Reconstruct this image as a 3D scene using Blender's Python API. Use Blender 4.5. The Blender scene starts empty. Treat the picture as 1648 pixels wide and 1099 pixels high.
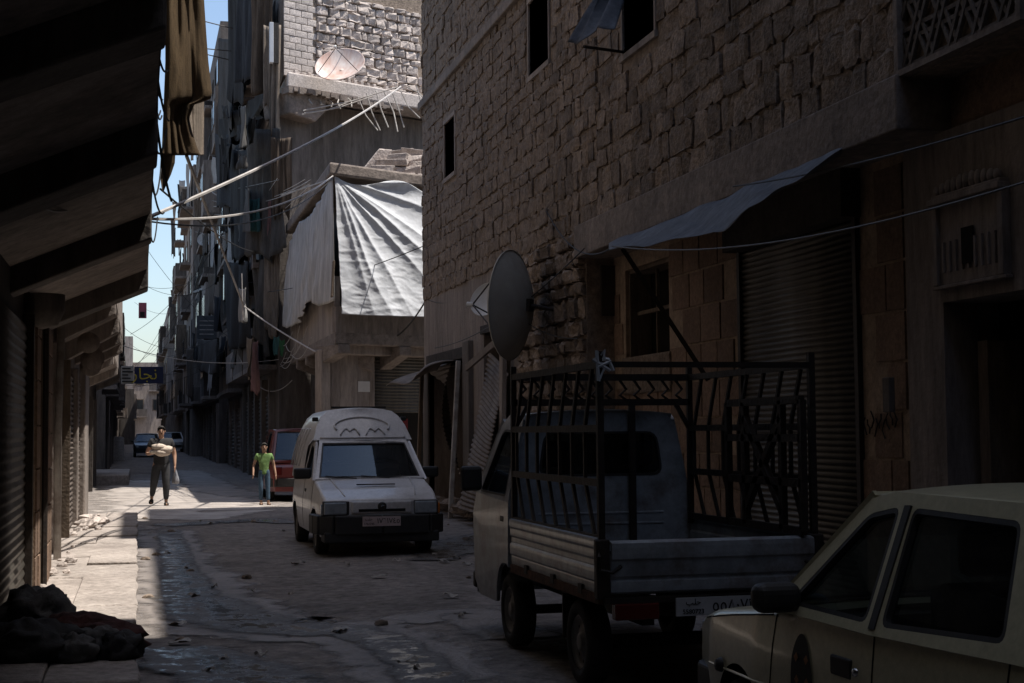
import bpy, bmesh, math, random
from mathutils import Vector, Matrix, noise
from mathutils.geometry import tessellate_polygon
R = math.radians
S = bpy.context.scene
C = S.collection
rnd = random.Random(11)

# ------------------------------------------------------------------ camera
FPX, PW, PH = 2400.0, 1648.0, 1099.0
YAW, PITCH, ROLL = R(14.1), R(3.43), R(-0.5)
EYE = Vector((0, 0, 1.62))
CROT = Matrix.Rotation(-YAW, 3, 'Z') @ Matrix.Rotation(R(90) + PITCH, 3, 'X') @ Matrix.Rotation(ROLL, 3, 'Z')
cd = bpy.data.cameras.new('camera')
cam = bpy.data.objects.new('camera', cd)
C.objects.link(cam)
cam.matrix_world = Matrix.Translation(EYE) @ CROT.to_4x4()
cd.sensor_width = 36.0
cd.lens = FPX / PW * 36.0
cd.clip_start = 0.05
cd.clip_end = 3000
S.camera = cam

# ------------------------------------------------------------------ sky and sun
SUN_EL, SUN_BACK = R(69), R(14)          # sun stands over the right-hand roofs, a little behind the camera
w = bpy.data.worlds.new('World')
S.world = w
w.use_nodes = True
wn = w.node_tree
bg = wn.nodes['Background']
sky = wn.nodes.new('ShaderNodeTexSky')
sky.sky_type = 'NISHITA'
sky.sun_disc = False
sky.sun_elevation = SUN_EL
sky.sun_rotation = R(90) + SUN_BACK
sky.air_density = 1.0
sky.dust_density = 1.4
sky.ozone_density = 1.0
wn.links.new(sky.outputs[0], bg.inputs[0])
bg.inputs[1].default_value = 0.13
sl = bpy.data.lights.new('sun', 'SUN')
sl.energy = 5.0
sl.angle = R(0.5)
sl.color = (1.0, 0.95, 0.88)
so = bpy.data.objects.new('sun', sl)
C.objects.link(so)
sdir = Vector((math.cos(SUN_EL) * math.cos(SUN_BACK), -math.cos(SUN_EL) * math.sin(SUN_BACK), math.sin(SUN_EL)))
so.rotation_euler = sdir.to_track_quat('Z', 'Y').to_euler()
so.location = (12, -3, 30)
S.view_settings.view_transform = 'Standard'
S.view_settings.look = 'None'
S.view_settings.exposure = 0.6
S.view_settings.gamma = 1.0
S.cycles.use_denoising = True
S.cycles.max_bounces = 8
S.cycles.diffuse_bounces = 4
S.cycles.sample_clamp_indirect = 6

# ------------------------------------------------------------------ helpers
def ray(px, py):
    return CROT @ Vector(((px - PW / 2) / FPX, (PH / 2 - py) / FPX, -1))

def at(px, py, X=None, Y=None, z=None):
    """point of the street seen at a pixel of the photograph, at a known street X, Y or height"""
    d = ray(px, py)
    if X is not None: t = (X - EYE.x) / d.x
    elif Y is not None: t = (Y - EYE.y) / d.y
    else: t = (z - EYE.z) / d.z
    return EYE + d * t

def tag(o, label=None, cat=None, group=None, kind=None):
    if label: o['label'] = label
    if cat: o['category'] = cat
    if group: o['group'] = group
    if kind: o['kind'] = kind
    return o

def empty(name, loc, rz=0, label=None, cat=None, group=None):
    o = bpy.data.objects.new(name, None)
    C.objects.link(o)
    o.location = loc
    o.rotation_euler = (0, 0, rz)
    o.empty_display_size = .2
    return tag(o, label, cat, group)

class MB:
    """collects shapes, builds one mesh object"""
    def __init__(s): s.v = []; s.f = []
    def add(s, vs, fs):
        b = len(s.v)
        s.v += [tuple(p) for p in vs]
        s.f += [tuple(i + b for i in f) for f in fs]
        return s
    def box(s, lo, hi, M=None):
        x0, y0, z0 = lo; x1, y1, z1 = hi
        vs = [Vector(p) for p in ((x0,y0,z0),(x1,y0,z0),(x1,y1,z0),(x0,y1,z0),(x0,y0,z1),(x1,y0,z1),(x1,y1,z1),(x0,y1,z1))]
        if M: vs = [M @ p for p in vs]
        return s.add(vs, [(3,2,1,0),(4,5,6,7),(0,1,5,4),(1,2,6,5),(2,3,7,6),(3,0,4,7)])
    def bar(s, a, b, w=.04, h=None, up=(0,0,1)):
        a, b = Vector(a), Vector(b); h = h or w
        d = (b - a).normalized(); u = Vector(up)
        if abs(d.dot(u)) > .97: u = Vector((1,0,0))
        x = d.cross(u).normalized(); y = x.cross(d)
        vs = []
        for p in (a, b):
            for i, j in ((-1,-1),(1,-1),(1,1),(-1,1)): vs.append(p + x * (i*w/2) + y * (j*h/2))
        return s.add(vs, [(0,1,2,3),(7,6,5,4),(0,4,5,1),(1,5,6,2),(2,6,7,3),(3,7,4,0)])
    def tube(s, pts, r, n=6, cap=True):
        pts = [Vector(p) for p in pts]
        m = len(pts); b = len(s.v)
        for i, p in enumerate(pts):
            d = (pts[min(i+1, m-1)] - pts[max(i-1, 0)]).normalized()
            u = Vector((0,0,1)) if abs(d.z) < .95 else Vector((1,0,0))
            x = d.cross(u).normalized(); y = x.cross(d)
            rr = r[i] if isinstance(r, (list, tuple)) else r
            for k in range(n):
                a = 2*math.pi*k/n
                s.v.append(tuple(p + x*math.cos(a)*rr + y*math.sin(a)*rr))
        for i in range(m-1):
            for k in range(n):
                k2 = (k+1) % n
                s.f.append((b+i*n+k, b+i*n+k2, b+(i+1)*n+k2, b+(i+1)*n+k))
        if cap:
            s.f.append(tuple(b+k for k in reversed(range(n))))
            s.f.append(tuple(b+(m-1)*n+k for k in range(n)))
        return s
    def lathe(s, prof, n=24, M=None, closed=False):
        """prof: (radius, height) pairs about local Z"""
        b = len(s.v); m = len(prof)
        for r_, h_ in prof:
            for k in range(n):
                a = 2*math.pi*k/n
                p = Vector((r_*math.cos(a), r_*math.sin(a), h_))
                s.v.append(tuple(M @ p if M else p))
        for i in range(m if closed else m-1):
            i2 = (i+1) % m
            for k in range(n):
                k2 = (k+1) % n
                s.f.append((b+i*n+k, b+i*n+k2, b+i2*n+k2, b+i2*n+k))
        return s
    def grid(s, fn, nu, nv):
        b = len(s.v)
        for i in range(nu+1):
            for j in range(nv+1): s.v.append(tuple(fn(i/nu, j/nv)))
        for i in range(nu):
            for j in range(nv):
                a = b+i*(nv+1)+j
                s.f.append((a, a+nv+1, a+nv+2, a+1))
        return s
    def prism(s, poly, M, d0, d1):
        """poly in local xy extruded along local z from d0 to d1"""
        n = len(poly); b = len(s.v)
        for d in (d0, d1):
            for x, y in poly: s.v.append(tuple(M @ Vector((x, y, d))))
        s.f.append(tuple(b+k for k in reversed(range(n))))
        s.f.append(tuple(b+n+k for k in range(n)))
        for k in range(n):
            k2 = (k+1) % n
            s.f.append((b+k, b+k2, b+n+k2, b+n+k))
        return s
    def panel(s, outer, holes, fn):
        """flat sheet with holes, mapped to 3-D by fn(x, y)"""
        polys = [[Vector((x, y, 0)) for x, y in outer]] + [[Vector((x, y, 0)) for x, y in h] for h in holes]
        flat = [p for q in polys for p in q]
        tris = tessellate_polygon(polys)
        return s.add([fn(p.x, p.y) for p in flat], tris)
    def mesh(s, name):
        me = bpy.data.meshes.new(name)
        me.from_pydata(s.v, [], s.f)
        me.update()
        return me
    def build(s, name, m, parent=None, world=False, smooth=False, bevel=0, solid=0, weld=0, origin=True, seg=2, sub=0, fixn=False, off=-1, bang=35):
        me = s.mesh(name)
        if weld or fixn:
            bm = bmesh.new(); bm.from_mesh(me)
            if weld: bmesh.ops.remove_doubles(bm, verts=bm.verts, dist=weld)
            if fixn: bmesh.ops.recalc_face_normals(bm, faces=bm.faces)
            bm.to_mesh(me); bm.free()
        o = bpy.data.objects.new(name, me)
        C.objects.link(o)
        if m is not None: me.materials.append(m)
        if parent is not None:
            o.parent = parent
            if world and parent.parent is None and parent.type == 'EMPTY':
                o.matrix_parent_inverse = parent.matrix_basis.inverted()
            elif world and parent.parent is None:
                o.matrix_parent_inverse = Matrix.Translation(-parent.location)
        elif origin and s.v:
            xs = [p[0] for p in s.v]; ys = [p[1] for p in s.v]; zs = [p[2] for p in s.v]
            c = Vector(((min(xs)+max(xs))/2, (min(ys)+max(ys))/2, min(zs)))
            me.transform(Matrix.Translation(-c)); o.location = c
        if smooth:
            for p in me.polygons: p.use_smooth = True
        if solid:
            md = o.modifiers.new('solid', 'SOLIDIFY'); md.thickness = solid; md.offset = off
        if bevel:
            md = o.modifiers.new('bevel', 'BEVEL'); md.width = bevel; md.segments = seg; md.limit_method = 'ANGLE'; md.angle_limit = R(bang)
        if sub:
            md = o.modifiers.new('sub', 'SUBSURF'); md.levels = sub; md.render_levels = sub
        return o

def sharp(o, deg=40):
    """smooth shading that keeps creases above an angle"""
    me = o.data
    for p in me.polygons: p.use_smooth = True
    bm = bmesh.new(); bm.from_mesh(me)
    for e in bm.edges:
        if len(e.link_faces) == 2 and e.calc_face_angle(0) > R(deg): e.smooth = False
    bm.to_mesh(me); bm.free()
    return o

def struct(o): o['kind'] = 'structure'; return o

def rpoly(pts, r=.04, n=4):
    out = []
    m = len(pts)
    for i in range(m):
        p0, p, p1 = Vector(pts[i-1]), Vector(pts[i]), Vector(pts[(i+1) % m])
        a = (p0-p).normalized(); b = (p1-p).normalized()
        rr = min(r, (p0-p).length*.45, (p1-p).length*.45)
        A = p + a*rr; B = p + b*rr
        for k in range(n+1):
            t = k/n
            q = A*(1-t)**2 + p*2*t*(1-t) + B*t*t
            out.append((q.x, q.y))
    return out

def lin(hexs):
    hexs = hexs.lstrip('#')
    out = []
    for i in (0, 2, 4):
        c = int(hexs[i:i+2], 16)/255
        out.append(c/12.92 if c <= .04045 else ((c+.055)/1.055)**2.4)
    return tuple(out)

# ------------------------------------------------------------------ materials
def mat(name, c1, c2=None, rough=.85, scale=2.0, bump=.25, bscale=25, metal=0, vary=0, spec=.3, streak=False, dirt=None, dirt_amt=.5, alpha=None, coat=0, transl=0, coord='world', fine=None, bdist=.02):
    if fine is None: fine = .5 if (bump >= .3 and coord == 'world') else 0
    m = bpy.data.materials.new(name); m.use_nodes = True
    nt = m.node_tree; N = nt.nodes; L = nt.links
    p = N['Principled BSDF']
    if coord == 'world':
        src = N.new('ShaderNodeNewGeometry').outputs['Position']
    else:
        src = N.new('ShaderNodeTexCoord').outputs['Object']
    mp = N.new('ShaderNodeMapping'); L.new(src, mp.inputs[0])
    if streak: mp.inputs['Scale'].default_value = (1, 1, .16)
    n1 = N.new('ShaderNodeTexNoise'); n1.inputs['Scale'].default_value = scale; n1.inputs['Detail'].default_value = 7; n1.inputs['Roughness'].default_value = .65
    L.new(mp.outputs[0], n1.inputs[0])
    rp = N.new('ShaderNodeValToRGB'); L.new(n1.outputs[0], rp.inputs[0])
    c2 = c2 or tuple(x*.72 for x in c1)
    rp.color_ramp.elements[0].position = .34; rp.color_ramp.elements[0].color = (*c2, 1)
    rp.color_ramp.elements[1].position = .66; rp.color_ramp.elements[1].color = (*c1, 1)
    col = rp.outputs[0]
    if dirt:
        n2 = N.new('ShaderNodeTexNoise'); n2.inputs['Scale'].default_value = scale*.45; n2.inputs['Detail'].default_value = 9; n2.inputs['Roughness'].default_value = .7
        L.new(mp.outputs[0], n2.inputs[0])
        r2 = N.new('ShaderNodeValToRGB'); L.new(n2.outputs[0], r2.inputs[0])
        r2.color_ramp.elements[0].position = .5; r2.color_ramp.elements[0].color = (0, 0, 0, 1)
        r2.color_ramp.elements[1].position = .72; r2.color_ramp.elements[1].color = (dirt_amt,)*3 + (1,)
        mx = N.new('ShaderNodeMix'); mx.data_type = 'RGBA'
        L.new(r2.outputs[0], mx.inputs[0]); L.new(col, mx.inputs[6]); mx.inputs[7].default_value = (*dirt, 1)
        col = mx.outputs[2]
    if fine:
        n4 = N.new('ShaderNodeTexNoise'); n4.inputs['Scale'].default_value = bscale*.55; n4.inputs['Detail'].default_value = 9; n4.inputs['Roughness'].default_value = .78
        L.new(mp.outputs[0] if streak else src, n4.inputs[0])
        r4_ = N.new('ShaderNodeMapRange'); r4_.inputs[1].default_value = .32; r4_.inputs[2].default_value = .68; r4_.inputs[3].default_value = 1-fine; r4_.inputs[4].default_value = 1+fine*.45
        L.new(n4.outputs[0], r4_.inputs[0])
        h4 = N.new('ShaderNodeHueSaturation'); L.new(r4_.outputs[0], h4.inputs['Value']); L.new(col, h4.inputs['Color'])
        col = h4.outputs[0]
    if vary:
        oi = N.new('ShaderNodeObjectInfo')
        mr = N.new('ShaderNodeMapRange'); mr.inputs[3].default_value = 1-vary; mr.inputs[4].default_value = 1+vary
        L.new(oi.outputs['Random'], mr.inputs[0])
        hs = N.new('ShaderNodeHueSaturation'); L.new(mr.outputs[0], hs.inputs['Value']); L.new(col, hs.inputs['Color'])
        col = hs.outputs[0]
    L.new(col, p.inputs['Base Color'])
    p.inputs['Roughness'].default_value = rough
    p.inputs['Metallic'].default_value = metal
    p.inputs['Specular IOR Level'].default_value = spec
    if coat: p.inputs['Coat Weight'].default_value = coat; p.inputs['Coat Roughness'].default_value = .08
    if bump:
        n3 = N.new('ShaderNodeTexNoise'); n3.inputs['Scale'].default_value = bscale; n3.inputs['Detail'].default_value = 6
        L.new(src, n3.inputs[0])
        bp = N.new('ShaderNodeBump'); bp.inputs['Strength'].default_value = bump; bp.inputs['Distance'].default_value = bdist
        L.new(n3.outputs[0], bp.inputs['Height']); L.new(bp.outputs[0], p.inputs['Normal'])
    if transl:
        out = N['Material Output']
        tr = N.new('ShaderNodeBsdfTranslucent'); L.new(col, tr.inputs[0])
        ms = N.new('ShaderNodeMixShader'); ms.inputs[0].default_value = transl
        L.new(p.outputs[0], ms.inputs[1]); L.new(tr.outputs[0], ms.inputs[2]); L.new(ms.outputs[0], out.inputs[0])
    return m

def glass_mat(name, tint=(.35,.42,.42), dark=.55):
    """thin pane: sharp reflection over a tinted see-through sheet"""
    m = bpy.data.materials.new(name); m.use_nodes = True
    nt = m.node_tree; N = nt.nodes; L = nt.links
    N.remove(N['Principled BSDF'])
    out = N['Material Output']
    g = N.new('ShaderNodeBsdfGlossy'); g.inputs['Roughness'].default_value = .02; g.inputs[0].default_value = (.55, .74, .95, 1)
    t = N.new('ShaderNodeBsdfTransparent'); t.inputs[0].default_value = (*[c*(1-dark)+.02 for c in tint], 1)
    d = N.new('ShaderNodeBsdfDiffuse'); d.inputs[0].default_value = (.16, .15, .14, 1)
    n1 = N.new('ShaderNodeTexNoise'); n1.inputs['Scale'].default_value = 5; n1.inputs['Detail'].default_value = 6
    mr = N.new('ShaderNodeMapRange'); mr.inputs[1].default_value = .4; mr.inputs[2].default_value = .8; mr.inputs[3].default_value = .02; mr.inputs[4].default_value = .12
    L.new(n1.outputs[0], mr.inputs[0])
    m1 = N.new('ShaderNodeMixShader'); L.new(mr.outputs[0], m1.inputs[0]); L.new(t.outputs[0], m1.inputs[1]); L.new(d.outputs[0], m1.inputs[2])
    lw = N.new('ShaderNodeLayerWeight'); pw = N.new('ShaderNodeMath'); pw.operation = 'POWER'; pw.inputs[1].default_value = 4
    L.new(lw.outputs['Facing'], pw.inputs[0])
    fr = N.new('ShaderNodeMapRange'); fr.inputs[3].default_value = .05; fr.inputs[4].default_value = .95; L.new(pw.outputs[0], fr.inputs[0])
    m2 = N.new('ShaderNodeMixShader'); L.new(fr.outputs[0], m2.inputs[0]); L.new(m1.outputs[0], m2.inputs[1]); L.new(g.outputs[0], m2.inputs[2])
    L.new(m2.outputs[0], out.inputs[0])
    return m

M = {}
M['stone'] = mat('rubble_stone', (.285,.222,.172), (.21,.16,.122), scale=3.2, bump=1.0, bscale=22, vary=.3, dirt=(.09,.07,.055), dirt_amt=.85, fine=.68, bdist=.03)
M['mortar'] = mat('lime_mortar', (.30,.237,.185), (.225,.175,.137), scale=4, bump=.9, bscale=18, dirt=(.13,.1,.08), dirt_amt=.7, fine=.6)
M['ashlar'] = mat('ashlar_stone', (.25,.165,.115), (.2,.13,.09), scale=3, bump=.5, bscale=35, vary=.22, dirt=(.12,.085,.065), dirt_amt=.6)
M['joint'] = mat('joint_mortar', (.38,.28,.20), scale=6, bump=.5, bscale=18)
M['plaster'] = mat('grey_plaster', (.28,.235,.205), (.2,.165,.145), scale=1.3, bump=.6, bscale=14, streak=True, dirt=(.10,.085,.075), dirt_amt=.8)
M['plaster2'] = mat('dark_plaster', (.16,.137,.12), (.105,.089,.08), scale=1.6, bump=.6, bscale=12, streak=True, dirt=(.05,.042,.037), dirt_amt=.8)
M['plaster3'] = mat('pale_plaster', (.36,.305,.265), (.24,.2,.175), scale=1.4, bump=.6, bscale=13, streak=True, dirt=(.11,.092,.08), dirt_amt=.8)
M['concrete'] = mat('stained_concrete', (.27,.225,.195), (.19,.157,.137), scale=1.6, bump=.7, bscale=14, dirt=(.10,.085,.075), dirt_amt=.8)
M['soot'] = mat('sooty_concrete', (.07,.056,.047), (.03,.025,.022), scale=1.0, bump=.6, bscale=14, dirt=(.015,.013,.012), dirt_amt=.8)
M['block'] = mat('concrete_block', (.56,.50,.46), (.45,.4,.365), scale=4, bump=.6, bscale=30, vary=.14)
M['pale_stone'] = mat('pale_rubble', (.54,.47,.425), (.38,.325,.29), scale=4, bump=1, bscale=18, vary=.22)
M['slab'] = mat('paving_concrete', (.42,.365,.325), (.30,.26,.23), scale=1.7, bump=.8, bscale=22, vary=.07, dirt=(.19,.16,.14), dirt_amt=.7)
M['shutter'] = mat('shutter_metal', (.13,.118,.10), (.075,.066,.056), rough=.5, scale=2.5, metal=.35, bump=.1, streak=True)
M['shutter_rust'] = mat('rusted_shutter', (.20,.165,.14), (.10,.075,.06), rough=.7, scale=3, metal=.2, bump=.2)
M['wood'] = mat('weathered_wood', (.20,.15,.11), (.10,.075,.055), scale=4, bump=.5, streak=True)
M['pale_wood'] = mat('pale_wood', (.36,.30,.25), (.22,.18,.15), scale=4, bump=.4, streak=True)
M['black'] = mat('black_paint', (.012,.012,.012), rough=.5, bump=.1)
M['iron'] = mat('black_iron', (.018,.015,.013), (.035,.024,.018), rough=.6, scale=9, bump=.3)
M['rust'] = mat('rust', (.16,.075,.04), (.08,.04,.025), scale=8, bump=.4)
M['pole'] = mat('painted_pipe', (.40,.38,.35), (.22,.19,.17), scale=5, bump=.2)
M['cable'] = mat('black_cable', (.02,.02,.02), rough=.6, bump=0)
M['cable_pale'] = mat('pale_cable', (.45,.42,.40), (.3,.28,.26), rough=.6, bump=0)
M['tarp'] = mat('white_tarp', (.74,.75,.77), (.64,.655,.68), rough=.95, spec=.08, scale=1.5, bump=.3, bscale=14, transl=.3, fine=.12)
M['tarp_shade'] = mat('shaded_tarp', (.58,.56,.54), (.44,.42,.40), rough=.7, scale=1.2, bump=.4, bscale=8, streak=True, transl=.15)  # darker copy of the white tarp, shade put into its colour
M['sheet_blue'] = mat('grey_blue_sheet', (.16,.175,.20), (.11,.12,.14), rough=.7, scale=2, bump=.3, bscale=12, transl=.12)
M['brown_cloth'] = mat('brown_sacking', (.17,.115,.06), (.11,.072,.038), rough=.9, scale=2, bump=.4, bscale=60, streak=True, transl=.35)
M['dish'] = mat('dish_paint', (.42,.405,.36), (.33,.315,.275), rough=.6, scale=2, bump=.05, dirt=(.15,.13,.10), dirt_amt=.5)
M['dish_white'] = mat('white_dish_paint', (.66,.65,.63), (.5,.49,.47), rough=.6, scale=3, bump=.05)
M['dish_rust'] = mat('rusty_dish_paint', (.62,.58,.55), (.42,.27,.22), rough=.7, scale=2.2, bump=.05, streak=True, dirt=(.34,.18,.13), dirt_amt=.6)
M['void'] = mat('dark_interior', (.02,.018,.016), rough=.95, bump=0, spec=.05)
M['pane'] = mat('window_pane', (.03,.033,.035), rough=.12, bump=0, spec=.5)
M['rubber'] = mat('tyre_rubber', (.02,.019,.018), (.035,.032,.029), rough=.85, scale=8, bump=.3, bscale=60, coord='obj')
M['rim'] = mat('wheel_rim', (.26,.25,.24), (.14,.13,.12), rough=.5, metal=.5, scale=8, bump=.05, coord='obj')
M['black_plastic'] = mat('black_plastic', (.022,.022,.022), (.035,.033,.031), rough=.55, scale=6, bump=.1, coord='obj')
M['seam'] = mat('panel_seam', (.008,.008,.008), rough=.9, bump=0)
M['chrome'] = mat('bright_metal', (.6,.6,.6), rough=.25, metal=.9, bump=0)
M['lens'] = mat('lamp_lens', (.30,.33,.35), (.20,.22,.24), rough=.12, scale=9, bump=.15, bscale=50, spec=.6, coord='obj')
M['orange'] = mat('orange_lens', (.55,.17,.03), rough=.2, bump=0, spec=.5)
M['red_lens'] = mat('red_lens', (.11,.012,.01), rough=.2, bump=0, spec=.5)
M['glass'] = glass_mat('vehicle_glass')
M['glass_dark'] = glass_mat('tinted_glass', (.5,.55,.54), .3)
M['seat'] = mat('seat_cloth', (.07,.068,.066), rough=.9, bump=.2, coord='obj')
M['plate'] = mat('number_plate', (.55,.44,.42), (.45,.35,.33), rough=.5, scale=5, bump=0, coord='obj')
M['plate_w'] = mat('white_number_plate', (.46,.46,.46), (.33,.33,.33), rough=.5, scale=5, bump=0, coord='obj')
M['ink'] = mat('plate_ink', (.02,.02,.02), rough=.6, bump=0)
# ------------------------------------------------------------------ ground
def gz(x, y):
    h = .005*noise.noise(Vector((x*5.2, y*4.1, 1.7))) + .018 * noise.noise(Vector((x*.55, y*.45, 3.1))) + .007 * noise.noise(Vector((x*1.9, y*1.6, 8.7)))
    h *= 1 if abs(x-3) < 9 else .3
    if y > 45: h += .0055 * (min(y, 140) - 45)
    h -= .035 * math.exp(-((x-1.3)/1.1)**2) if 4 < y < 32 else 0
    return h

def axis(segs):
    out = []
    for a, b, st in segs:
        n = max(1, round((b-a)/st))
        out += [a + (b-a)*i/n for i in range(n)]
    out.append(segs[-1][1])
    return out

gx = axis([(-400,-40,90), (-40,-8,8), (-8,-1.2,1.2), (-1.2,7,.14), (7,14,.5), (14,40,6), (40,400,90)])
gy = axis([(-300,-20,70), (-20,2,1.5), (2,46,.14), (46,140,1.2), (140,400,60)])
gb = MB()
gb.v = [(x, y, gz(x, y)) for x in gx for y in gy]
ny = len(gy)
gb.f = [(i*ny+j, (i+1)*ny+j, (i+1)*ny+j+1, i*ny+j+1) for i in range(len(gx)-1) for j in range(ny-1)]
M['road'] = mat('dusty_road', (.275,.243,.222), (.19,.166,.15), scale=.9, bump=1.0, bscale=11, dirt=(.10,.09,.084), dirt_amt=.85, rough=.92, fine=.7, bdist=.05)
struct(gb.build('road', M['road'], smooth=True, origin=False))

# wet run-off: a dark muddy gully with standing water in its hollows
def wet_mat(name, mud=(.055,.047,.04), thr=.42, waterlevel=.66):
    m = bpy.data.materials.new(name); m.use_nodes = True
    nt = m.node_tree; N = nt.nodes; L = nt.links
    p = N['Principled BSDF']; out = N['Material Output']
    uv = N.new('ShaderNodeUVMap'); sx = N.new('ShaderNodeSeparateXYZ'); L.new(uv.outputs[0], sx.inputs[0])
    def math_(op, a, b=None):
        n = N.new('ShaderNodeMath'); n.operation = op
        for i, x in enumerate((a, b)):
            if x is None: continue
            if isinstance(x, (int, float)): n.inputs[i].default_value = x
            else: L.new(x, n.inputs[i])
        return n.outputs[0]
    v = math_('ABSOLUTE', math_('SUBTRACT', math_('MULTIPLY', sx.outputs[1], 2), 1))
    u = math_('ABSOLUTE', math_('SUBTRACT', math_('MULTIPLY', sx.outputs[0], 2), 1))
    edge = math_('SUBTRACT', 1, math_('MAXIMUM', v, math_('POWER', u, 8)))
    g = N.new('ShaderNodeNewGeometry')
    n1 = N.new('ShaderNodeTexNoise'); n1.inputs['Scale'].default_value = 1.6; n1.inputs['Detail'].default_value = 8; n1.inputs['Roughness'].default_value = .62
    L.new(g.outputs['Position'], n1.inputs[0])
    a = math_('ADD', math_('MULTIPLY', edge, .9), math_('SUBTRACT', n1.outputs[0], .5))
    mr = N.new('ShaderNodeMapRange'); mr.interpolation_type = 'SMOOTHSTEP'
    mr.inputs[1].default_value = thr-.16; mr.inputs[2].default_value = thr+.1
    L.new(a, mr.inputs[0])
    n2 = N.new('ShaderNodeTexNoise'); n2.inputs['Scale'].default_value = 4.5; n2.inputs['Detail'].default_value = 7; n2.inputs['Roughness'].default_value = .7
    L.new(g.outputs['Position'], n2.inputs[0])
    wl = math_('ADD', math_('MULTIPLY', edge, .22), n2.outputs[0])
    wr = N.new('ShaderNodeMapRange'); wr.inputs[1].default_value = waterlevel; wr.inputs[2].default_value = waterlevel+.06; wr.inputs[3].default_value = .62; wr.inputs[4].default_value = .16
    L.new(wl, wr.inputs[0]); L.new(wr.outputs[0], p.inputs['Roughness'])
    bs = N.new('ShaderNodeMapRange'); bs.inputs[1].default_value = waterlevel; bs.inputs[2].default_value = waterlevel+.06; bs.inputs[3].default_value = 1; bs.inputs[4].default_value = .12
    L.new(wl, bs.inputs[0])
    n3 = N.new('ShaderNodeTexNoise'); n3.inputs['Scale'].default_value = 16; n3.inputs['Detail'].default_value = 6
    L.new(g.outputs['Position'], n3.inputs[0])
    bp = N.new('ShaderNodeBump'); bp.inputs['Distance'].default_value = .03
    L.new(bs.outputs[0], bp.inputs['Strength']); L.new(n3.outputs[0], bp.inputs['Height']); L.new(bp.outputs[0], p.inputs['Normal'])
    rp = N.new('ShaderNodeValToRGB'); L.new(n1.outputs[0], rp.inputs[0])
    rp.color_ramp.elements[0].position = .35; rp.color_ramp.elements[0].color = (*mud, 1)
    rp.color_ramp.elements[1].position = .7; rp.color_ramp.elements[1].color = (*[c*2.1 for c in mud], 1)
    L.new(rp.outputs[0], p.inputs['Base Color'])
    p.inputs['Specular IOR Level'].default_value = .5
    t = N.new('ShaderNodeBsdfTransparent'); ms = N.new('ShaderNodeMixShader')
    L.new(mr.outputs[0], ms.inputs[0]); L.new(t.outputs[0], ms.inputs[1]); L.new(p.outputs[0], ms.inputs[2]); L.new(ms.outputs[0], out.inputs[0])
    return m

def ribbon(name, pts, m, lift=.012, nv=10, sub=8):
    """pts: (x, y, halfwidth) on the road; follows the ground"""
    P = []
    for i in range(len(pts)-1):
        a, b = pts[i], pts[i+1]
        for k in range(sub): P.append([a[j]+(b[j]-a[j])*k/sub for j in range(3)])
    P.append(list(pts[-1]))
    n = len(P)
    me = bpy.data.meshes.new(name); vs = []; fs = []; uvs = []
    for i, (x, y, hw) in enumerate(P):
        q = P[min(i+1, n-1)]; p0 = P[max(i-1, 0)]
        d = Vector((q[0]-p0[0], q[1]-p0[1])).normalized(); s_ = Vector((d.y, -d.x))
        for j in range(nv+1):
            t = (j/nv*2-1)*hw
            X, Y = x+s_.x*t, y+s_.y*t
            vs.append((X, Y, gz(X, Y)+lift)); uvs.append((i/(n-1), j/nv))
    for i in range(n-1):
        for j in range(nv):
            a = i*(nv+1)+j; fs.append((a, a+1, a+nv+2, a+nv+1))
    me.from_pydata(vs, [], fs)
    ul = me.uv_layers.new(name='UVMap')
    for lp in me.loops: ul.data[lp.index].uv = uvs[lp.vertex_index]
    me.materials.append(m)
    for p in me.polygons: p.use_smooth = True
    o = bpy.data.objects.new(name, me); C.objects.link(o)
    return o

M['wet'] = wet_mat('wet_mud')
M['damp'] = wet_mat('damp_earth', (.13,.112,.10), .38, 2.0)
M['lit_dust'] = wet_mat('sunlit_dust', (.21,.185,.165), .30, 2.0)
struct(ribbon('sunlit_dust_spread', [(.3, 29.5, 1.6), (1.0, 32, 2.4), (1.2, 36, 2.6), (.7, 42, 2.3), (.3, 48, 1.8), (.2, 53, 1.2)], M['lit_dust'], lift=.008, nv=16))  # pale dust patch, its tone raised to brighten the sunlit road
def gp(px, py, hw): p = at(px, py, z=0); return (p.x, p.y, hw)
struct(ribbon('damp_gully_edge', [gp(262,842,.7), gp(285,905,.8), gp(310,955,1.0), gp(380,1000,1.2), gp(470,1010,1.0), gp(560,1005,.8), gp(640,1040,.75), gp(740,1130,.8)], M['damp'], lift=.010))
struct(ribbon('gully_water', [gp(268,845,.30), gp(280,880,.36), gp(292,925,.42), gp(305,955,.55), gp(350,985,.8), gp(420,1005,.8), gp(500,1008,.55), gp(570,1008,.38), gp(625,1032,.4), gp(675,1072,.4), gp(760,1140,.4)], M['wet'], lift=.018))
struct(ribbon('kerb_puddle', [gp(270,1040,.55), gp(330,1062,.75), gp(400,1085,.8), gp(480,1150,.7)], M['wet'], lift=.022))
struct(ribbon('road_puddle', [gp(250,846,.5), gp(340,838,.75), gp(420,836,.6), gp(470,842,.35)], M['wet'], lift=.016))
struct(ribbon('wall_puddle', [gp(690,905,.5), gp(730,885,.75), gp(760,870,.7), gp(800,858,.5)], M['wet'], lift=.016))
struct(ribbon('far_puddle', [gp(300,760,.8), gp(350,790,1.3), gp(420,800,1.0)], M['damp'], lift=.014))
struct(ribbon('track_damp', [gp(640,1000,.5), gp(750,985,.5), gp(840,1030,.5)], M['damp'], lift=.009))

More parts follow.
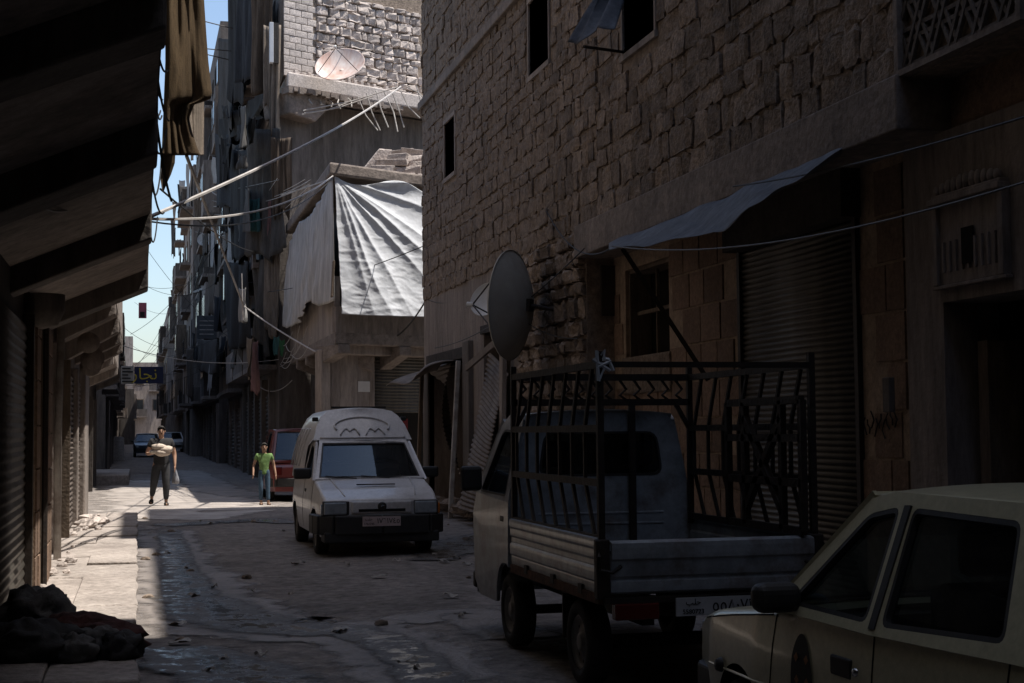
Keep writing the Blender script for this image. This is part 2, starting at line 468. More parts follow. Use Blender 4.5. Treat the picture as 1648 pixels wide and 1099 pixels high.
# left pavement: a kerbed strip with loose concrete slabs
pv = MB().box((-1.4, -6, -.2), (-.06, 29.3, .105)).build('pavement', M['concrete'])
struct(pv)
y = -5.9
k = 0
while y < 29:
    l = rnd.uniform(1.05, 1.5)
    split = rnd.random() < .55
    xs = [(-1.30, -.55), (-.545, .02)] if split else [(-1.30, .02)]
    for (x0, x1) in xs:
        l2 = min(l, 29.2-y)
        zt = .15 + rnd.uniform(-.02, .02)
        e = [-.015+.03*noise.noise(Vector((y*1.3+l*q_/5*1.3, 2.2, 0))) for q_ in range(6)] if x1 > 0 else [0]*6
        poly = [(x0, y+.008), (x1+e[0], y+.008)] + [(x1+e[q], y+l2*q/5) for q in range(1, 5)] + [(x1+e[5], y+l2-.008), (x0, y+l2-.008)]
        mb = MB().prism(poly, Matrix.Identity(4), .09, zt)
        mb.v = [(a, b, c + (.018*noise.noise(Vector((a, b, k))) if c > .1 else 0)) for a, b, c in mb.v]
        mb.build('paving_slab', M['slab'], pv, world=True, bevel=.012, seg=1)
        k += 1
    y += l

# ------------------------------------------------------------------ stone laying
def stone_var(seed, rough=.3, flat=False):
    r_ = random.Random(seed)
    t = [-.5, -.30, .30, .5]
    vs = []; fs = []
    for i, a in enumerate(t):
        for j, b in enumerate(t):
            inner = 0 < i < 3 and 0 < j < 3
            k = .08 if flat else 1
            ja = r_.uniform(-.09, .09)*k; jb = r_.uniform(-.10, .10)*k
            if not inner: ja *= .8; jb *= .8
            d = (.8 + r_.uniform(-.4, .45)) if inner else .66 + r_.uniform(-.45, .4)
            if flat: d = 1 if inner else .85
            if (i in (0, 3)) and (j in (0, 3)) and not flat:
                ja -= a*r_.uniform(.0, .2); jb -= b*r_.uniform(.0, .25)
            vs.append((a+ja, b+jb, d))
    ring = [0, 4, 8, 12, 13, 14, 15, 11, 7, 3, 2, 1]
    for i in range(3):
        for j in range(3):
            a = i*4+j
            if r_.random() < .5 or flat: fs.append((a, a+4, a+5, a+1))
            else: fs += [(a, a+4, a+5), (a, a+5, a+1)]
    for q_ in ring: vs.append((vs[q_][0], vs[q_][1], -.8))
    for q_ in range(12):
        q2 = (q_+1) % 12
        fs.append((ring[q2], ring[q_], 16+q_, 16+q2))
    return vs, fs

STV = [stone_var(s) for s in range(14)]
ASV = [stone_var(100+s, .02, True) for s in range(4)]
STM = []; ASM = []
def unit_mesh(name, var, m):
    me = bpy.data.meshes.new(name); me.from_pydata(*[var[0], [], var[1]]); me.materials.append(m)
    return me

def frame(O, a, n):
    """local u along a, v up, w along outward normal n"""
    a = Vector(a).normalized(); n = Vector(n).normalized()
    m = Matrix.Identity(4)
    for i in range(3): m[i][0] = a[i]; m[i][1] = (0,0,1)[i]; m[i][2] = n[i]; m[i][3] = O[i]
    return m

def courses(u0, u1, v0, v1, hmin, hmax, wmin, wmax, r_, keep=lambda u, v, w, h: True, stagger=False):
    out = []; v = v0; row = 0
    while v < v1 - hmin*.4:
        h = min(r_.uniform(hmin, hmax), v1-v); u = u0 - (r_.uniform(0, wmin) if not stagger else (row % 2)*wmin*.5)
        while u < u1:
            w_ = r_.uniform(wmin, wmax)
            a, b = max(u, u0), min(u+w_, u1)
            if b-a > wmin*.3 and keep((a+b)/2, v+h/2, b-a, h): out.append(((a+b)/2, v+h/2, b-a, h))
            u += w_
        v += h; row += 1
    return out

def lay(F, cells, var_meshes, var_data, parent, pname, depth, gap, m, limit=300, key=None, jit=.02, r_=rnd, tilt=.05, rest='stone_fill'):
    """one object for each stone up to the limit, the remainder joined"""
    if key: cells = sorted(cells, key=key)
    inv = Matrix.Translation(-parent.location)
    mb = MB()
    for i, (u, v, w_, h) in enumerate(cells):
        q = r_.randrange(len(var_data))
        T = F @ Matrix.Translation((u, v, r_.uniform(-jit, jit))) @ Matrix.Rotation(r_.uniform(-tilt, tilt), 4, 'Z') @ Matrix.Diagonal((w_-gap, h-gap, depth*r_.uniform(.8, 1.2), 1))
        if i < limit:
            o = bpy.data.objects.new(pname, var_meshes[q]); C.objects.link(o)
            o.parent = parent; o.matrix_parent_inverse = inv; o.matrix_basis = T
        else:
            mb.add([T @ Vector(p) for p in var_data[q][0]], var_data[q][1])
    if mb.v:
        o = mb.build(rest, m, parent, world=True); o['kind'] = 'stuff'

def wall_cells(u0, u1, v0, v1, holes):
    us = sorted({u0, u1, *[h[0] for h in holes], *[h[1] for h in holes]}); vs = sorted({v0, v1, *[h[2] for h in holes], *[h[3] for h in holes]})
    us = [u for u in us if u0 <= u <= u1]; vs = [v for v in vs if v0 <= v <= v1]
    out = []
    for a, b in zip(us, us[1:]):
        col = []
        for c, d in zip(vs, vs[1:]):
            cu, cv = (a+b)/2, (c+d)/2
            if any(h[0] < cu < h[1] and h[2] < cv < h[3] for h in holes): continue
            if col and abs(col[-1][3]-c) < 1e-6: col[-1] = (a, b, col[-1][2], d)
            else: col.append((a, b, c, d))
        out += col
    return out

def wallmesh(F, u0, u1, v0, v1, holes, thick):
    mb = MB()
    for a, b, c, d in wall_cells(u0, u1, v0, v1, holes): mb.box((a, c, -thick), (b, d, 0), F)
    return mb

def shutter(name, F, u0, u1, v0, v1, m, parent, pitch=.075, amp=.016, world=True, warp=None):
    """rolling shutter: a corrugated curtain"""
    mb = MB(); n = max(6, int((v1-v0)/pitch*4)); cols = 2 if warp is None else 14
    def fn(s, t):
        v = v0+(v1-v0)*t; u = u0+(u1-u0)*s
        w_ = amp*math.sin(t*(v1-v0)/pitch*2*math.pi)
        if warp: return F @ Vector(warp(s, t, u, v, w_))
        return F @ Vector((u, v, w_))
    mb.grid(fn, cols, n)
    return mb.build(name, m, parent, world=world, smooth=True, solid=.006)

for i, v_ in enumerate(STV): STM.append(unit_mesh('stone', v_, M['stone']))
for v_ in ASV: ASM.append(unit_mesh('ashlar_block', v_, M['ashlar']))
BLM = [unit_mesh('concrete_block', v_, M['block']) for v_ in ASV]
PSM = [unit_mesh('pale_stone', v_, M['pale_stone']) for v_ in STV]

# ------------------------------------------------------------------ right-hand stone building
RX = 6.0
rb = empty('stone_building', (11, 12, 0), 0, 'tall rubble-stone building with a beam over its dark shopfronts', 'building')
YE = 31.7
core = MB().box((6.85, -14, 0), (16, YE-.02, 15.6)).box((6.85, -14, 15.6), (16, 10.4, 22)).box((6.85, 20.5, 15.6), (16, 27.5, 17))
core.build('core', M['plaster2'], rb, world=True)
FU = frame((RX, 0, 0), (0, 1, 0), (-1, 0, 0))        # u = street Y, v = height, w = towards the street
wins = []
def win_px(x0, x1, y0, y1, X):
    ya, yb = at(x1, y0, X=X).y, at(x0, y0, X=X).y
    xm = (x0+x1)/2
    return (ya, yb, at(xm, y1, X=X).z, at(xm, y0, X=X).z)
w_niche = win_px(716, 733, 193, 283, RX)
w_slit = win_px(852, 884, -10, 112, RX)
w_big = win_px(1003, 1054, -70, 72, RX)
wins = [w_niche, w_slit, w_big]
ZL = 4.42
up = wallmesh(FU, -14, YE, ZL, 15.6, wins, .8)
up.box((-14, 15.6, -.8), (10.4, 22, 0), FU).box((20.5, 15.6, -.8), (27.5, 17, 0), FU)
up.build('upper_wall', M['mortar'], rb, world=True)
r1 = random.Random(5)
def keep_up(u, v, w_, h):
    vis = 1.62 + .315*(u*.97+1.46) + .5
    if v > vis: return False
    for a, b, c, d in wins:
        if a-w_*.5-.03 < u < b+w_*.5+.03 and c-h*.5-.02 < v < d+h*.5+.02: return False
    if 9.0 < u < 10.75 and v < 5.75: return False
    return True
cells = courses(7.5, 19, ZL+.02, 12.4, .22, .36, .2, .55, r1, keep_up) + courses(19, YE-.02, ZL+.02, 12.4, .18, .30, .18, .55, r1, keep_up)
lay(FU, cells, STM, STV, rb, 'stone', .033, .012, M['stone'], 300, key=lambda c: c[0], r_=r1, jit=.016, tilt=.10)
# string course and dressed edge
MB().box((5.9, 20, 8.62), (6.05, YE+.12, 8.80)).build('string_course', M['concrete'], rb, world=True, bevel=.02)
for (a, b, c, d), deep in zip(wins, (.3, .55, .5)):
    mb = MB()
    mb.box((a-.06, c, -.62), (a, d, .03), FU).box((b, c, -.62), (b+.06, d, .03), FU).box((a-.06, d, -.62), (b+.06, d+.08, .035), FU).box((a-.08, c-.08, -.62), (b+.08, c, .05), FU)
    wf = mb.build('window_frame', M['plaster3'], rb, world=True)
    MB().box((a, c, -.66), (b, d, -deep), FU).build('pane', M['plaster3'] if deep == .3 else M['void'], wf, world=True)
# ground floor, far bay: plaster with two wrecked shops
def yb_(px, X=RX): return at(px, 600, X=X).y
s1 = (yb_(748), yb_(691), 0, 3.0); s2 = (yb_(822), yb_(779), 0, 3.35)
Yr = yb_(838)
wallmesh(FU, Yr, YE, -.05, ZL, [s1, s2], .8).build('plaster_wall', M['plaster'], rb, world=True)
MB().box((s1[0]-.05, 3.0, -.4), (s1[1]+.05, 3.22, .06), FU).box((s2[0]-.1, 3.35, -.4), (s2[1]+.1, 3.5, .05), FU).build('lintel', M['soot'], rb, world=True, bevel=.01)
MB().box((s1[1]+.0, -.02, -.1), (YE-.004, 3.0, .03), FU).build('corner_pier', M['plaster2'], rb, world=True)
MB().box((s1[0]-.75, -.02, -.05), (s1[0]-.22, 3.3, .10), FU).build('pier', M['plaster2'], rb, world=True, bevel=.02)
# rubble bay with the big dish
Yb0 = 19.7
MB().box((Yb0, -.05, -.8), (Yr, ZL, -.02), FU).build('bay_wall', M['mortar'], rb, world=True)
cells = courses(Yb0, Yr, 0, ZL, .2, .34, .22, .5, r1)
lay(FU, cells, STM, STV, rb, 'bay_stone', .09, .03, M['stone'], 300, r_=r1, jit=.03)
# recessed ashlar shopfront under the beam
AX = 6.42
FA = frame((AX, 0, 0), (0, 1, 0), (-1, 0, 0))
wA = win_px(1006, 1076, 424, 571, AX)
shA = (at(1383, 600, X=AX).y, at(1199, 600, X=AX).y, 0, 3.55)
Yp = at(1462, 600, X=AX).y
wallmesh(FA, Yp, Yb0, -.05, ZL, [wA, shA], .4).build('shop_wall', M['joint'], rb, world=True)
def keep_a(u, v, w_, h):
    for a, b, c, d in (wA, shA):
        if a-w_*.5 < u < b+w_*.5 and c-h*.5 < v < d+h*.5: return False
    return True
cells = courses(Yp, Yb0, .1, 4.0, .40, .44, .46, .62, r1, keep_a)
lay(FA, cells, ASM, ASV, rb, 'ashlar_block', .02, .028, M['ashlar'], 300, r_=r1, jit=.002, tilt=0)
MB().box((Yp-.9, 4.0, -.5), (Yb0+.1, ZL+.03, .55), FA).build('beam', M['concrete'], rb, world=True, bevel=.015)
MB().box((Yb0-.06, 3.2, .0), (Yb0+.02, 3.9, .2), FA).build('beam_bracket', M['soot'], rb, world=True)
a, b, c, d = wA
wf = MB().box((a, c, -.35), (a+.05, d, -.05), FA).box((b-.05, c, -.35), (b, d, -.05), FA).box((a, d-.05, -.35), (b, d, -.05), FA).box((a+.05, (c+d)/2-.02, -.2), (b-.05, (c+d)/2+.03, -.15), FA).box(((a+b)/2+.05, c, -.2), ((a+b)/2+.08, d, -.16), FA).build('window_frame', M['wood'], rb, world=True)
MB().box((a, c, -.5), (b, d, -.36), FA).build('pane', M['void'], wf, world=True)
MB().box((a-.1, c-.5, 0), (b+.06, c, .05), FA).build('rough_sill', M['stone'], rb, world=True, bevel=.03)
shutter('roller_shutter', FA, shA[0], shA[1], .02, shA[3], M['shutter'], rb, pitch=.06).location = (0, 0, 0)
MB().box((shA[0]-.07, 0, -.02), (shA[0], 3.6, .05), FA).build('shutter_rail', M['iron'], rb, world=True)
MB().box((shA[1], 0, -.02), (shA[1]+.07, 3.6, .05), FA).build('shutter_rail', M['iron'], rb, world=True)
MB().box((shA[0]-.1, 3.55, -.02), (shA[1]+.1, 4.0, .2), FA).build('shutter_box', M['soot'], rb, world=True)
# plaster doorway with the carved panel
DX = 6.28
FD = frame((DX, 0, 0), (0, 1, 0), (-1, 0, 0))
Yd = at(1521, 600, X=DX).y
Ypl = at(1462, 600, X=DX).y
door = (Yd-1.75, Yd, 0, 2.62)
wallmesh(FD, 2.0, Ypl, -.05, 4.0, [door], .5).build('door_surround', M['plaster'], rb, world=True)
wallmesh(frame((6.36,0,0), (0,1,0), (-1,0,0)), -14, Ypl-.004, 3.97, ZL+.004, [], .45).build('band_wall', M['ashlar'], rb, world=True)
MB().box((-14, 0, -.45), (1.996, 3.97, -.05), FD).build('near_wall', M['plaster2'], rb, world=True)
MB().box((door[0], 0, -.56), (door[1], 2.62, -.50), FD).build('door_leaf', M['void'], rb, world=True)
MB().box((door[1]-.3, 0, -.5), (door[1]-.16, 2.3, -.2), FD).build('door_post', M['wood'], rb, world=True)
cp = win_px(1514, 1622, 318, 452, DX)
a, b, c, d = cp
mb = MB().box((a, c, 0), (b, d, .04), FD).build('carved_panel', M['plaster'], rb, world=True, bevel=.01)
fr_ = MB()
fr_.box((a-.04, d, 0), (b+.04, d+.05, .11), FD).box((a-.02, d+.05, 0), (b+.02, d+.08, .08), FD).box((a-.05, c-.03, 0), (b+.05, c, .07), FD).box((a-.03, c, 0), (a+.04, d, .075), FD).box((b-.04, c, 0), (b+.03, d, .075), FD)
fr_.build('moulding', M['plaster'], mb, world=True, bevel=.008)
for q in range(11):
    u = a + (b-a)*(q+.5)/11
    hh = .06+.05*math.sin(math.pi*(q+.5)/11)
    MB().lathe([(.0, .02), (.035, .015), (.04, 0), (.03, -.01)], 8, FD @ Matrix.Translation((u, d+.08+hh*.5, .05)) @ Matrix.Diagonal((1, hh/.06, 1.5, 1))).build('finial', M['plaster'], mb, world=True, smooth=True)
for q in range(9):
    u = a+.06 + (b-a-.12)*(q+.5)/9
    MB().box((u-.012, c+.1, .04), (u+.012, (c+d)/2+.02, .06), FD).build('fluting', M['plaster'], mb, world=True)
MB().box(((a+b)/2-.08, c+.14, .05), ((a+b)/2+.08, c+.42, .066), FD).build('niche', M['void'], mb, world=True)
MB().box((Yp-.02, 1.75, .0), (Yp+.1, 2.05, .06), FD).build('meter_box', M['plaster2'], rb, world=True, bevel=.01)
# pierced screen above
la, lb_, lc, ld = 9.05, 10.7, ZL+.06, 5.75
ls = MB()
step = .17
for ang in (0, 60, 120):
    ca, sa = math.cos(R(ang)), math.sin(R(ang))
    for q in range(-14, 15):
        off = q*step*.866 + (.04 if q % 2 else -.02)
        pts = []
        o_ = Vector(((la+lb_)/2 - sa*off, (lc+ld)/2 + ca*off)); dv = Vector((ca, sa))
        tmin, tmax = -9, 9
        for i, (lo, hi) in enumerate(((la, lb_), (lc, ld))):
            if abs(dv[i]) < 1e-6:
                if not lo < o_[i] < hi: tmax = -10
                continue
            t1, t2 = (lo-o_[i])/dv[i], (hi-o_[i])/dv[i]
            tmin = max(tmin, min(t1, t2)); tmax = min(tmax, max(t1, t2))
        if tmax-tmin > .06:
            p0 = o_+dv*tmin; p1 = o_+dv*tmax
            ls.bar(FU @ Vector((p0.x, p0.y, .03+ang*.0001)), FU @ Vector((p1.x, p1.y, .03+ang*.0001)), .035, .035, (1, 0, 0))
scr = ls.build('pierced_screen', M['plaster2'], rb, world=True)
MB().box((la-.06, lc-.05, 0), (lb_+.06, lc, .1), FU).box((la-.06, ld, 0), (lb_+.06, ld+.05, .1), FU).box((lb_, lc, 0), (lb_+.06, ld, .1), FU).box((la-.06, lc, 0), (la, ld, .1), FU).build('screen_frame', M['concrete'], scr, world=True)
# scrawl on the pier beside the door
sc_ = MB()
r2 = random.Random(3)
u = Yp+.75
for q in range(9):
    z0 = 1.72+r2.uniform(-.03, .05)
    pts = [FA @ Vector((u-.07*q+.03*math.sin(t*5+q), z0-.16*t*r2.uniform(.7, 1.1), .03)) for t in (0, .3, .6, 1)]
    sc_.tube(pts, .008, 4)
sc_.build('painted_scrawl', M['ink'], rb, world=True)

# wrecked shutters of the two shops
def warp1(s, t, u, v, w_):
    k = max(0, 1-t)
    return (s1[0]+.1+(s1[1]-s1[0]-.2)*(.18+.82*s*(.25+.75*t)) + .12*math.sin(t*5), v*1.0+.0, w_ - .25 + .55*(1-s)*math.sin(t*2.4) + .5*max(0, t-.86)*6*s)
shutter('torn_shutter', FU, 0, 1, .5, 2.95, M['shutter_rust'], rb, pitch=.085, amp=.02, warp=warp1)
cu = MB()
cu.grid(lambda s, t: FU @ Vector((s1[0]+.5+(s1[1]-s1[0]-.3)*s, 2.98-.28*t*t+.05*math.sin(s*9)-.12*s, .05+.75*t+.1*math.sin(s*5+t*3))), 16, 10)
cu.build('peeled_shutter_top', M['shutter_rust'], rb, world=True, smooth=True, solid=.01)
def warp2(s, t, u, v, w_):
    return (s2[0]+.02+(s2[1]-s2[0])*s - .25*(1-t)*(1-s), .25+2.55*t+.5*(s-.5)*t, w_+.02+.5*(1-t)*(1-.3*s)+.1*math.sin(t*3+s*2))
shutter('buckled_shutter', FU, 0, 1, 0, 2.8, M['shutter_rust'], rb, pitch=.085, amp=.02, warp=warp2)
MB().bar(FU @ Vector((s2[0]-.1, 3.1, .25)), FU @ Vector((s2[1]+.1, 2.75, .3)), .05, .12).build('shutter_header', M['shutter_rust'], rb, world=True)
for (y_, lean, m_) in ((s1[0]-.1, .1, 'pole'), (s1[1]+.05, .05, 'wood'), (s2[0]-.12, .0, 'plaster3')):
    MB().bar((5.78-lean, y_, .0), (5.86, y_+.03, 2.95 if m_ != 'plaster3' else 3.3), .10 if m_ != 'plaster3' else .22, .08).build('door_jamb', M[m_], rb, world=True, bevel=.01)

# ------------------------------------------------------------------ cross-street corner: ruined building wrapped in a tarp
P0 = Vector((at(539, 400, Y=35.3).x, 35.3, 0))
ANG = R(28)
ta = Vector((math.cos(ANG), math.sin(ANG), 0)); tn = Vector((math.sin(ANG), -math.cos(ANG), 0))
FT = frame(P0, ta, tn)
tb = empty('ruined_corner_building', (P0.x+4, 41, 0), 0, 'ruined corner building, its balcony storey wrapped in white tarpaulin', 'building')
def plan(off_f, off_s, y1=46.0, w_=8.0, back=0):
    """footprint: front pulled in by off_f, street side by off_s"""
    q = P0 - tn*off_f
    x0 = P0.x+off_s
    t = (x0-q.x)/ta.x
    A = q+ta*t; B = q+ta*w_
    return [(A.x, A.y), (B.x, B.y), (B.x, y1), (x0, y1)]
I4 = Matrix.Identity(4)
MB().prism(plan(.85, 1.15), I4, 0, 3.6).build('ground_floor_wall', M['plaster'], tb, world=True)
MB().prism(plan(0, 0), I4, 3.72, 4.02).build('balcony_slab', M['concrete'], tb, world=True, bevel=.03)
MB().prism(plan(.3, .35), I4, 3.5, 3.74).build('slab_beam', M['plaster3'], tb, world=True, bevel=.02)
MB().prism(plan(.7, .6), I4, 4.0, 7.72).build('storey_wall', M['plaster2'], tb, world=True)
rs = MB().prism(plan(-.12, -.15), I4, 7.74, 8.04)
ro = rs.build('roof_slab', M['concrete'], tb, world=True, bevel=.05)
# low parapet bodies under the tarp
mb = MB(); mb.box((0.02, 4.0, -.14), (6, 4.62, 0), FT); mb.build('front_parapet', M['plaster'], tb, world=True)
FS = frame((P0.x, 0, 0), (0, 1, 0), (-1, 0, 0))
MB().box((35.45, 4.0, -.14), (46, 5.35, 0), FS).build('side_parapet', M['plaster3'], tb, world=True)
# broken soffit consoles at the corner
for s_, d_, h_ in ((.25, .9, .5), (2.1, .8, .55), (3.9, .8, .5)):
    MB().prism([(-d_, 3.72), (.02, 3.72), (.02, 3.5), (-d_, 3.72-h_)], FT @ Matrix.Translation((s_, 0, 0)) @ Matrix(((0,0,1,0),(0,1,0,0),(1,0,0,0),(0,0,0,1))), -.18, .18).build('console', M['concrete'], tb, world=True, bevel=.02)
for y_ in (36.6, 39, 41.5, 44):
    MB().prism([(-1.1, 3.72), (.02, 3.72), (.02, 3.5), (-1.1, 3.1)], FS @ Matrix.Translation((y_, 0, 0)) @ Matrix(((0,0,1,0),(0,1,0,0),(1,0,0,0),(0,0,0,1))), -.15, .15).build('console', M['concrete'], tb, world=True, bevel=.02)
# pilasters, shutters and dark openings at street level
for px0, px1, m_, dep in ((534, 549, 'plaster3', .0), (551, 566, 'plaster', .02), (567, 597, 'plaster3', .04), (598, 628, 'plaster', .06)):
    s0 = (at(px0, 600, Y=36.2).x-P0.x)/ta.x; s1_ = (at(px1, 600, Y=36.3).x-P0.x)/ta.x
    MB().box((s0, 0, -.9), (s1_, 3.62, -.62-dep), FT).build('pilaster', M[m_], tb, world=True, bevel=.02)
s0 = (at(632, 600, Y=36.4).x-P0.x)/ta.x
sh = shutter('roller_shutter', FT @ Matrix.Translation((0, 0, -.8)), s0, s0+2.4, 2.1, 3.5, M['shutter'], tb, pitch=.08)
MB().box((s0+.1, 0, -.86), (s0+2.3, 2.1, -.8), FT).build('doorway', M['void'], tb, world=True)
M['red_door'] = mat('dark_red_curtain', (.13,.012,.014), rough=.8, bump=.2)
MB().box((s0+.35, .1, -.8), (s0+1.0, 1.95, -.76), FT).build('red_door_panel', M['red_door'], tb, world=True)
FG = frame((P0.x+1.15, 0, 0), (0, 1, 0), (-1, 0, 0))
for y0_ in (36.6, 38.6, 40.8, 43.2):
    MB().box((y0_, 0, .02), (y0_+.35, 3.5, .16), FG).build('pilaster', M['plaster'], tb, world=True, bevel=.02)
    shutter('roller_shutter', FG @ Matrix.Translation((0, 0, .04)), y0_+.4, y0_+1.85, .1, 2.9, M['shutter'], tb, pitch=.08)
# notice pasted on the pier
s0 = (at(599, 620, Y=36.2).x-P0.x)/ta.x
M['paper'] = mat('paper', (.58,.56,.54), (.48,.46,.44), rough=.8, bump=.1)
nb = MB().box((s0, at(610, 630, Y=36.2).z, -.675), (s0+.36, at(610, 613, Y=36.2).z, -.665), FT).build('paper_notice', M['paper'])
tag(nb, 'blank pale paper notice pasted on the pier behind the white van', 'notice')

# tarpaulin over the front: hung from the corner, folds fan out from there
tz0, tz1 = at(539, 506, Y=35.2).z, at(539, 284, Y=35.3).z
def tarp_front(s, t):
    u = -.03 + 3.6*s; v = 1-t
    top = tz1 - .12*math.sin(s*9) * (1 if s > .05 else s*20) - .1*s
    z = top + (tz0-.02*math.sin(s*6)-top)*t
    dx, dz = u+.03, (tz1-z)
    rr = math.hypot(dx, dz); th = math.atan2(dz, dx+1e-6)
    k = min(1, rr*.8)*math.exp(-max(0, rr-2.6)*.55)
    ph = th*5.2+.35*noise.noise(Vector((th*3, rr*.6, 2)))
    fold = .13*k*(1-abs(math.sin(ph)))**1.8 + .07*k*(1-abs(math.sin(th*11+1)))**1.5
    wr = 1-2*abs(noise.noise(Vector((u*1.5+z*.5, z*4.2-u*.6, 1.3))))
    w2 = 1-2*abs(noise.noise(Vector((u*4+z, z*10, 4))))
    cre = (.017*wr+.007*w2)*(.35+.65*t) + .03*noise.noise(Vector((u*1.1, z*1.3, 6)))
    out = .02 + .55*t**1.1*(.5+.5*min(1, s*3)) + fold + cre
    return FT @ Vector((u, z, out))
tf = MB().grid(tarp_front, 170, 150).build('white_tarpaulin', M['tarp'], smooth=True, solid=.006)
tag(tf, 'sunlit white tarpaulin with fanning folds hung across the ruined balcony front', 'tarpaulin')
def tarp_side(s, t):
    k = max(0, 1-s*9)
    y_ = 35.32 + 10.4*s - k*(.30*t**1.1+.03)
    top = tz1-.03-.1*s-.25*abs(math.sin(s*4.5))*min(1, s*6)
    bot = 4.72+.22*noise.noise(Vector((s*7, 0, 2)))*min(1, s*8) + .35*max(0, math.sin(s*9-1.2))*min(1, s*5) - .1*s
    z = top+(bot-top)*t
    out = (.06+.12*noise.noise(Vector((s*22, t*.8, 3)))*(.3+t)+.05*noise.noise(Vector((y_*.8, z*1.2, 7)))+.03*noise.noise(Vector((y_*3, z*2.2, 1))))*(1-k)
    return Vector((P0.x-.05-out-.15*t*(1-k), y_, z))
ts = MB().grid(tarp_side, 120, 40).build('shaded_tarpaulin', M['tarp_shade'], smooth=True, solid=.006)
tag(ts, 'tarpaulin coloured darker for shade along the street side of the ruined balcony', 'tarpaulin')
# rope-hung flat pole at the corner of the tarp
tag(MB().bar(at(534, 478, Y=35.0), at(537, 420, Y=35.05), .16, .05).build('corner_board', M['wood'], bevel=.01), 'narrow dark board hanging at the corner between the two tarpaulins', 'board')

# rubble blocks left on its roof
r3 = random.Random(21)
for row, (n_, w_) in enumerate(((4, 1.0), (4, .86), (3, .76), (3, .66), (2, .5))):
    for q in range(n_):
        lw = r3.uniform(.5, .85)
        px = 683 - (683-598-row*9)*(q+.5)/n_ + r3.uniform(-4, 4)
        b_ = at(px, 262, Y=37.6+r3.uniform(-.1, .1)+row*.12)
        T = Matrix.Translation((b_.x, b_.y+r3.uniform(-.15, .15), 8.05+row*.185+.09)) @ Matrix.Rotation(r3.uniform(-.5, .3), 4, 'Z') @ Matrix.Rotation(r3.uniform(-.16, .16), 4, 'Y')
        mb = MB().box((-lw/2, -.16, -.09), (lw/2, .16, .1), T)
        mb.v = [tuple(Vector(p)+Vector((r3.uniform(-.07, .07), r3.uniform(-.05, .05), r3.uniform(-.03, .03)))) for p in mb.v]
        tag(mb.build('loose_block', M['pale_stone'], bevel=.02), 'broken pale stone block stacked on the ruined roof under the rebars', 'stone block', 'broken blocks stacked on the ruined roof')
# collapsed ramp of plaster beside the blocks
q0 = at(571, 264, Y=37.4); q1 = at(612, 215, Y=37.9); q2 = at(612, 264, Y=37.4)
tag(MB().prism([(q0.x, 8.04), (q2.x, 8.04), (q1.x+.3, 8.9), (q1.x-.05, 8.92)], Matrix(((1,0,0,0),(0,0,1,37.75),(0,1,0,0),(0,0,0,1))), 0, .5).build('leaning_slab', M['pale_stone'], bevel=.03), 'slanting broken wall stub beside stacked blocks on the ruined roof', 'wall stub')

# ------------------------------------------------------------------ building behind it: block and rubble top storey on a broken slab
UY = 46.0
P1 = Vector((at(456, 80, Y=UY).x, UY, 0))
FB = frame(P1, ta, tn)
ub = empty('broken_slab_building', (P1.x+4, 52, 0), 0, 'sunlit building of block and rubble stone above a broken slab with hanging rebars', 'building')
zs0, zs1 = at(560, 160, Y=UY).z, at(560, 127, Y=UY).z
MB().prism([(P1.x, P1.y+.01), (P1.x+8*ta.x, P1.y+8*ta.y), (P1.x+8*ta.x, 62), (P1.x, 62)], I4, zs1, 19).build('top_wall', M['mortar'], ub, world=True)
sb_ = MB()
sb_.prism([(P1.x-.25+tn.x*.7, P1.y+tn.y*.7), (P1.x+8*ta.x+tn.x*.7, P1.y+8*ta.y+tn.y*.7), (P1.x+8*ta.x, 61.9), (P1.x-.25, 61.9)], I4, zs0+.18, zs1)
so_ = sb_.build('broken_slab', M['block'], ub, world=True, bevel=.05)
# ragged underside crust
cr = MB()
for q in range(26):
    s_ = -.2+q*.17
    cr.box((s_, zs0+.02+r3.uniform(-.04, .08), .2), (s_+.17, zs0+.2, .66+r3.uniform(-.06, .05)), FB)
cr.build('broken_edge', M['concrete'], so_, world=True)
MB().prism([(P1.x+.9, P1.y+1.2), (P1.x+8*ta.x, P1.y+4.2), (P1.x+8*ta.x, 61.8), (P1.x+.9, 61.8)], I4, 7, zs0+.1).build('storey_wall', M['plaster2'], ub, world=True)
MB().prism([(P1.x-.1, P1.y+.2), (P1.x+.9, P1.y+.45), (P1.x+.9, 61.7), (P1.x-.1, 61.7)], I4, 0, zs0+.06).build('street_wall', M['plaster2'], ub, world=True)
dq0, dq1 = at(511, 280, Y=47.2), at(536, 205, Y=47.4)
MB().box((dq0.x-P1.x, 7.9, -1.15), (dq1.x-P1.x, dq1.z, -.9), FB).build('doorway', M['void'], ub, world=True)
# soffit wedge on the left, curved concrete lip
MB().prism([(-.15, zs0+.1), (1.3, zs0+.1), (1.3, zs0-.35), (.9, zs0-.75), (-.05, zs0-.6)], FB @ Matrix.Translation((0,0,-1.0)), 0, 1.45).build('slab_console', M['concrete'], ub, world=True, bevel=.05)
# concrete blocks, then rubble
r4 = random.Random(8)
ub_bl = (at(512, 60, Y=UY).x-P1.x)/ta.x
lay(FB, courses(0, ub_bl, zs1+.02, 16.2, .215, .215, .44, .44, r4, stagger=True), BLM, ASV, ub, 'concrete_block', .03, .022, M['block'], 300, r_=r4, jit=.006, tilt=.004)
lay(FB, courses(ub_bl, 5.4, zs1+.02, 15.6, .2, .34, .22, .55, r4), PSM, STV, ub, 'pale_stone', .12, .025, M['pale_stone'], 300, r_=r4, jit=.04)
# stubs along the slab edge
for q in range(16):
    s_ = .1+q*.25
    hh = r4.uniform(.06, .16)
    MB().box((s_, zs1, .35), (s_+.12, zs1+hh, .5), FB).build('slab_stub', M['pale_stone'], so_, world=True, bevel=.02)
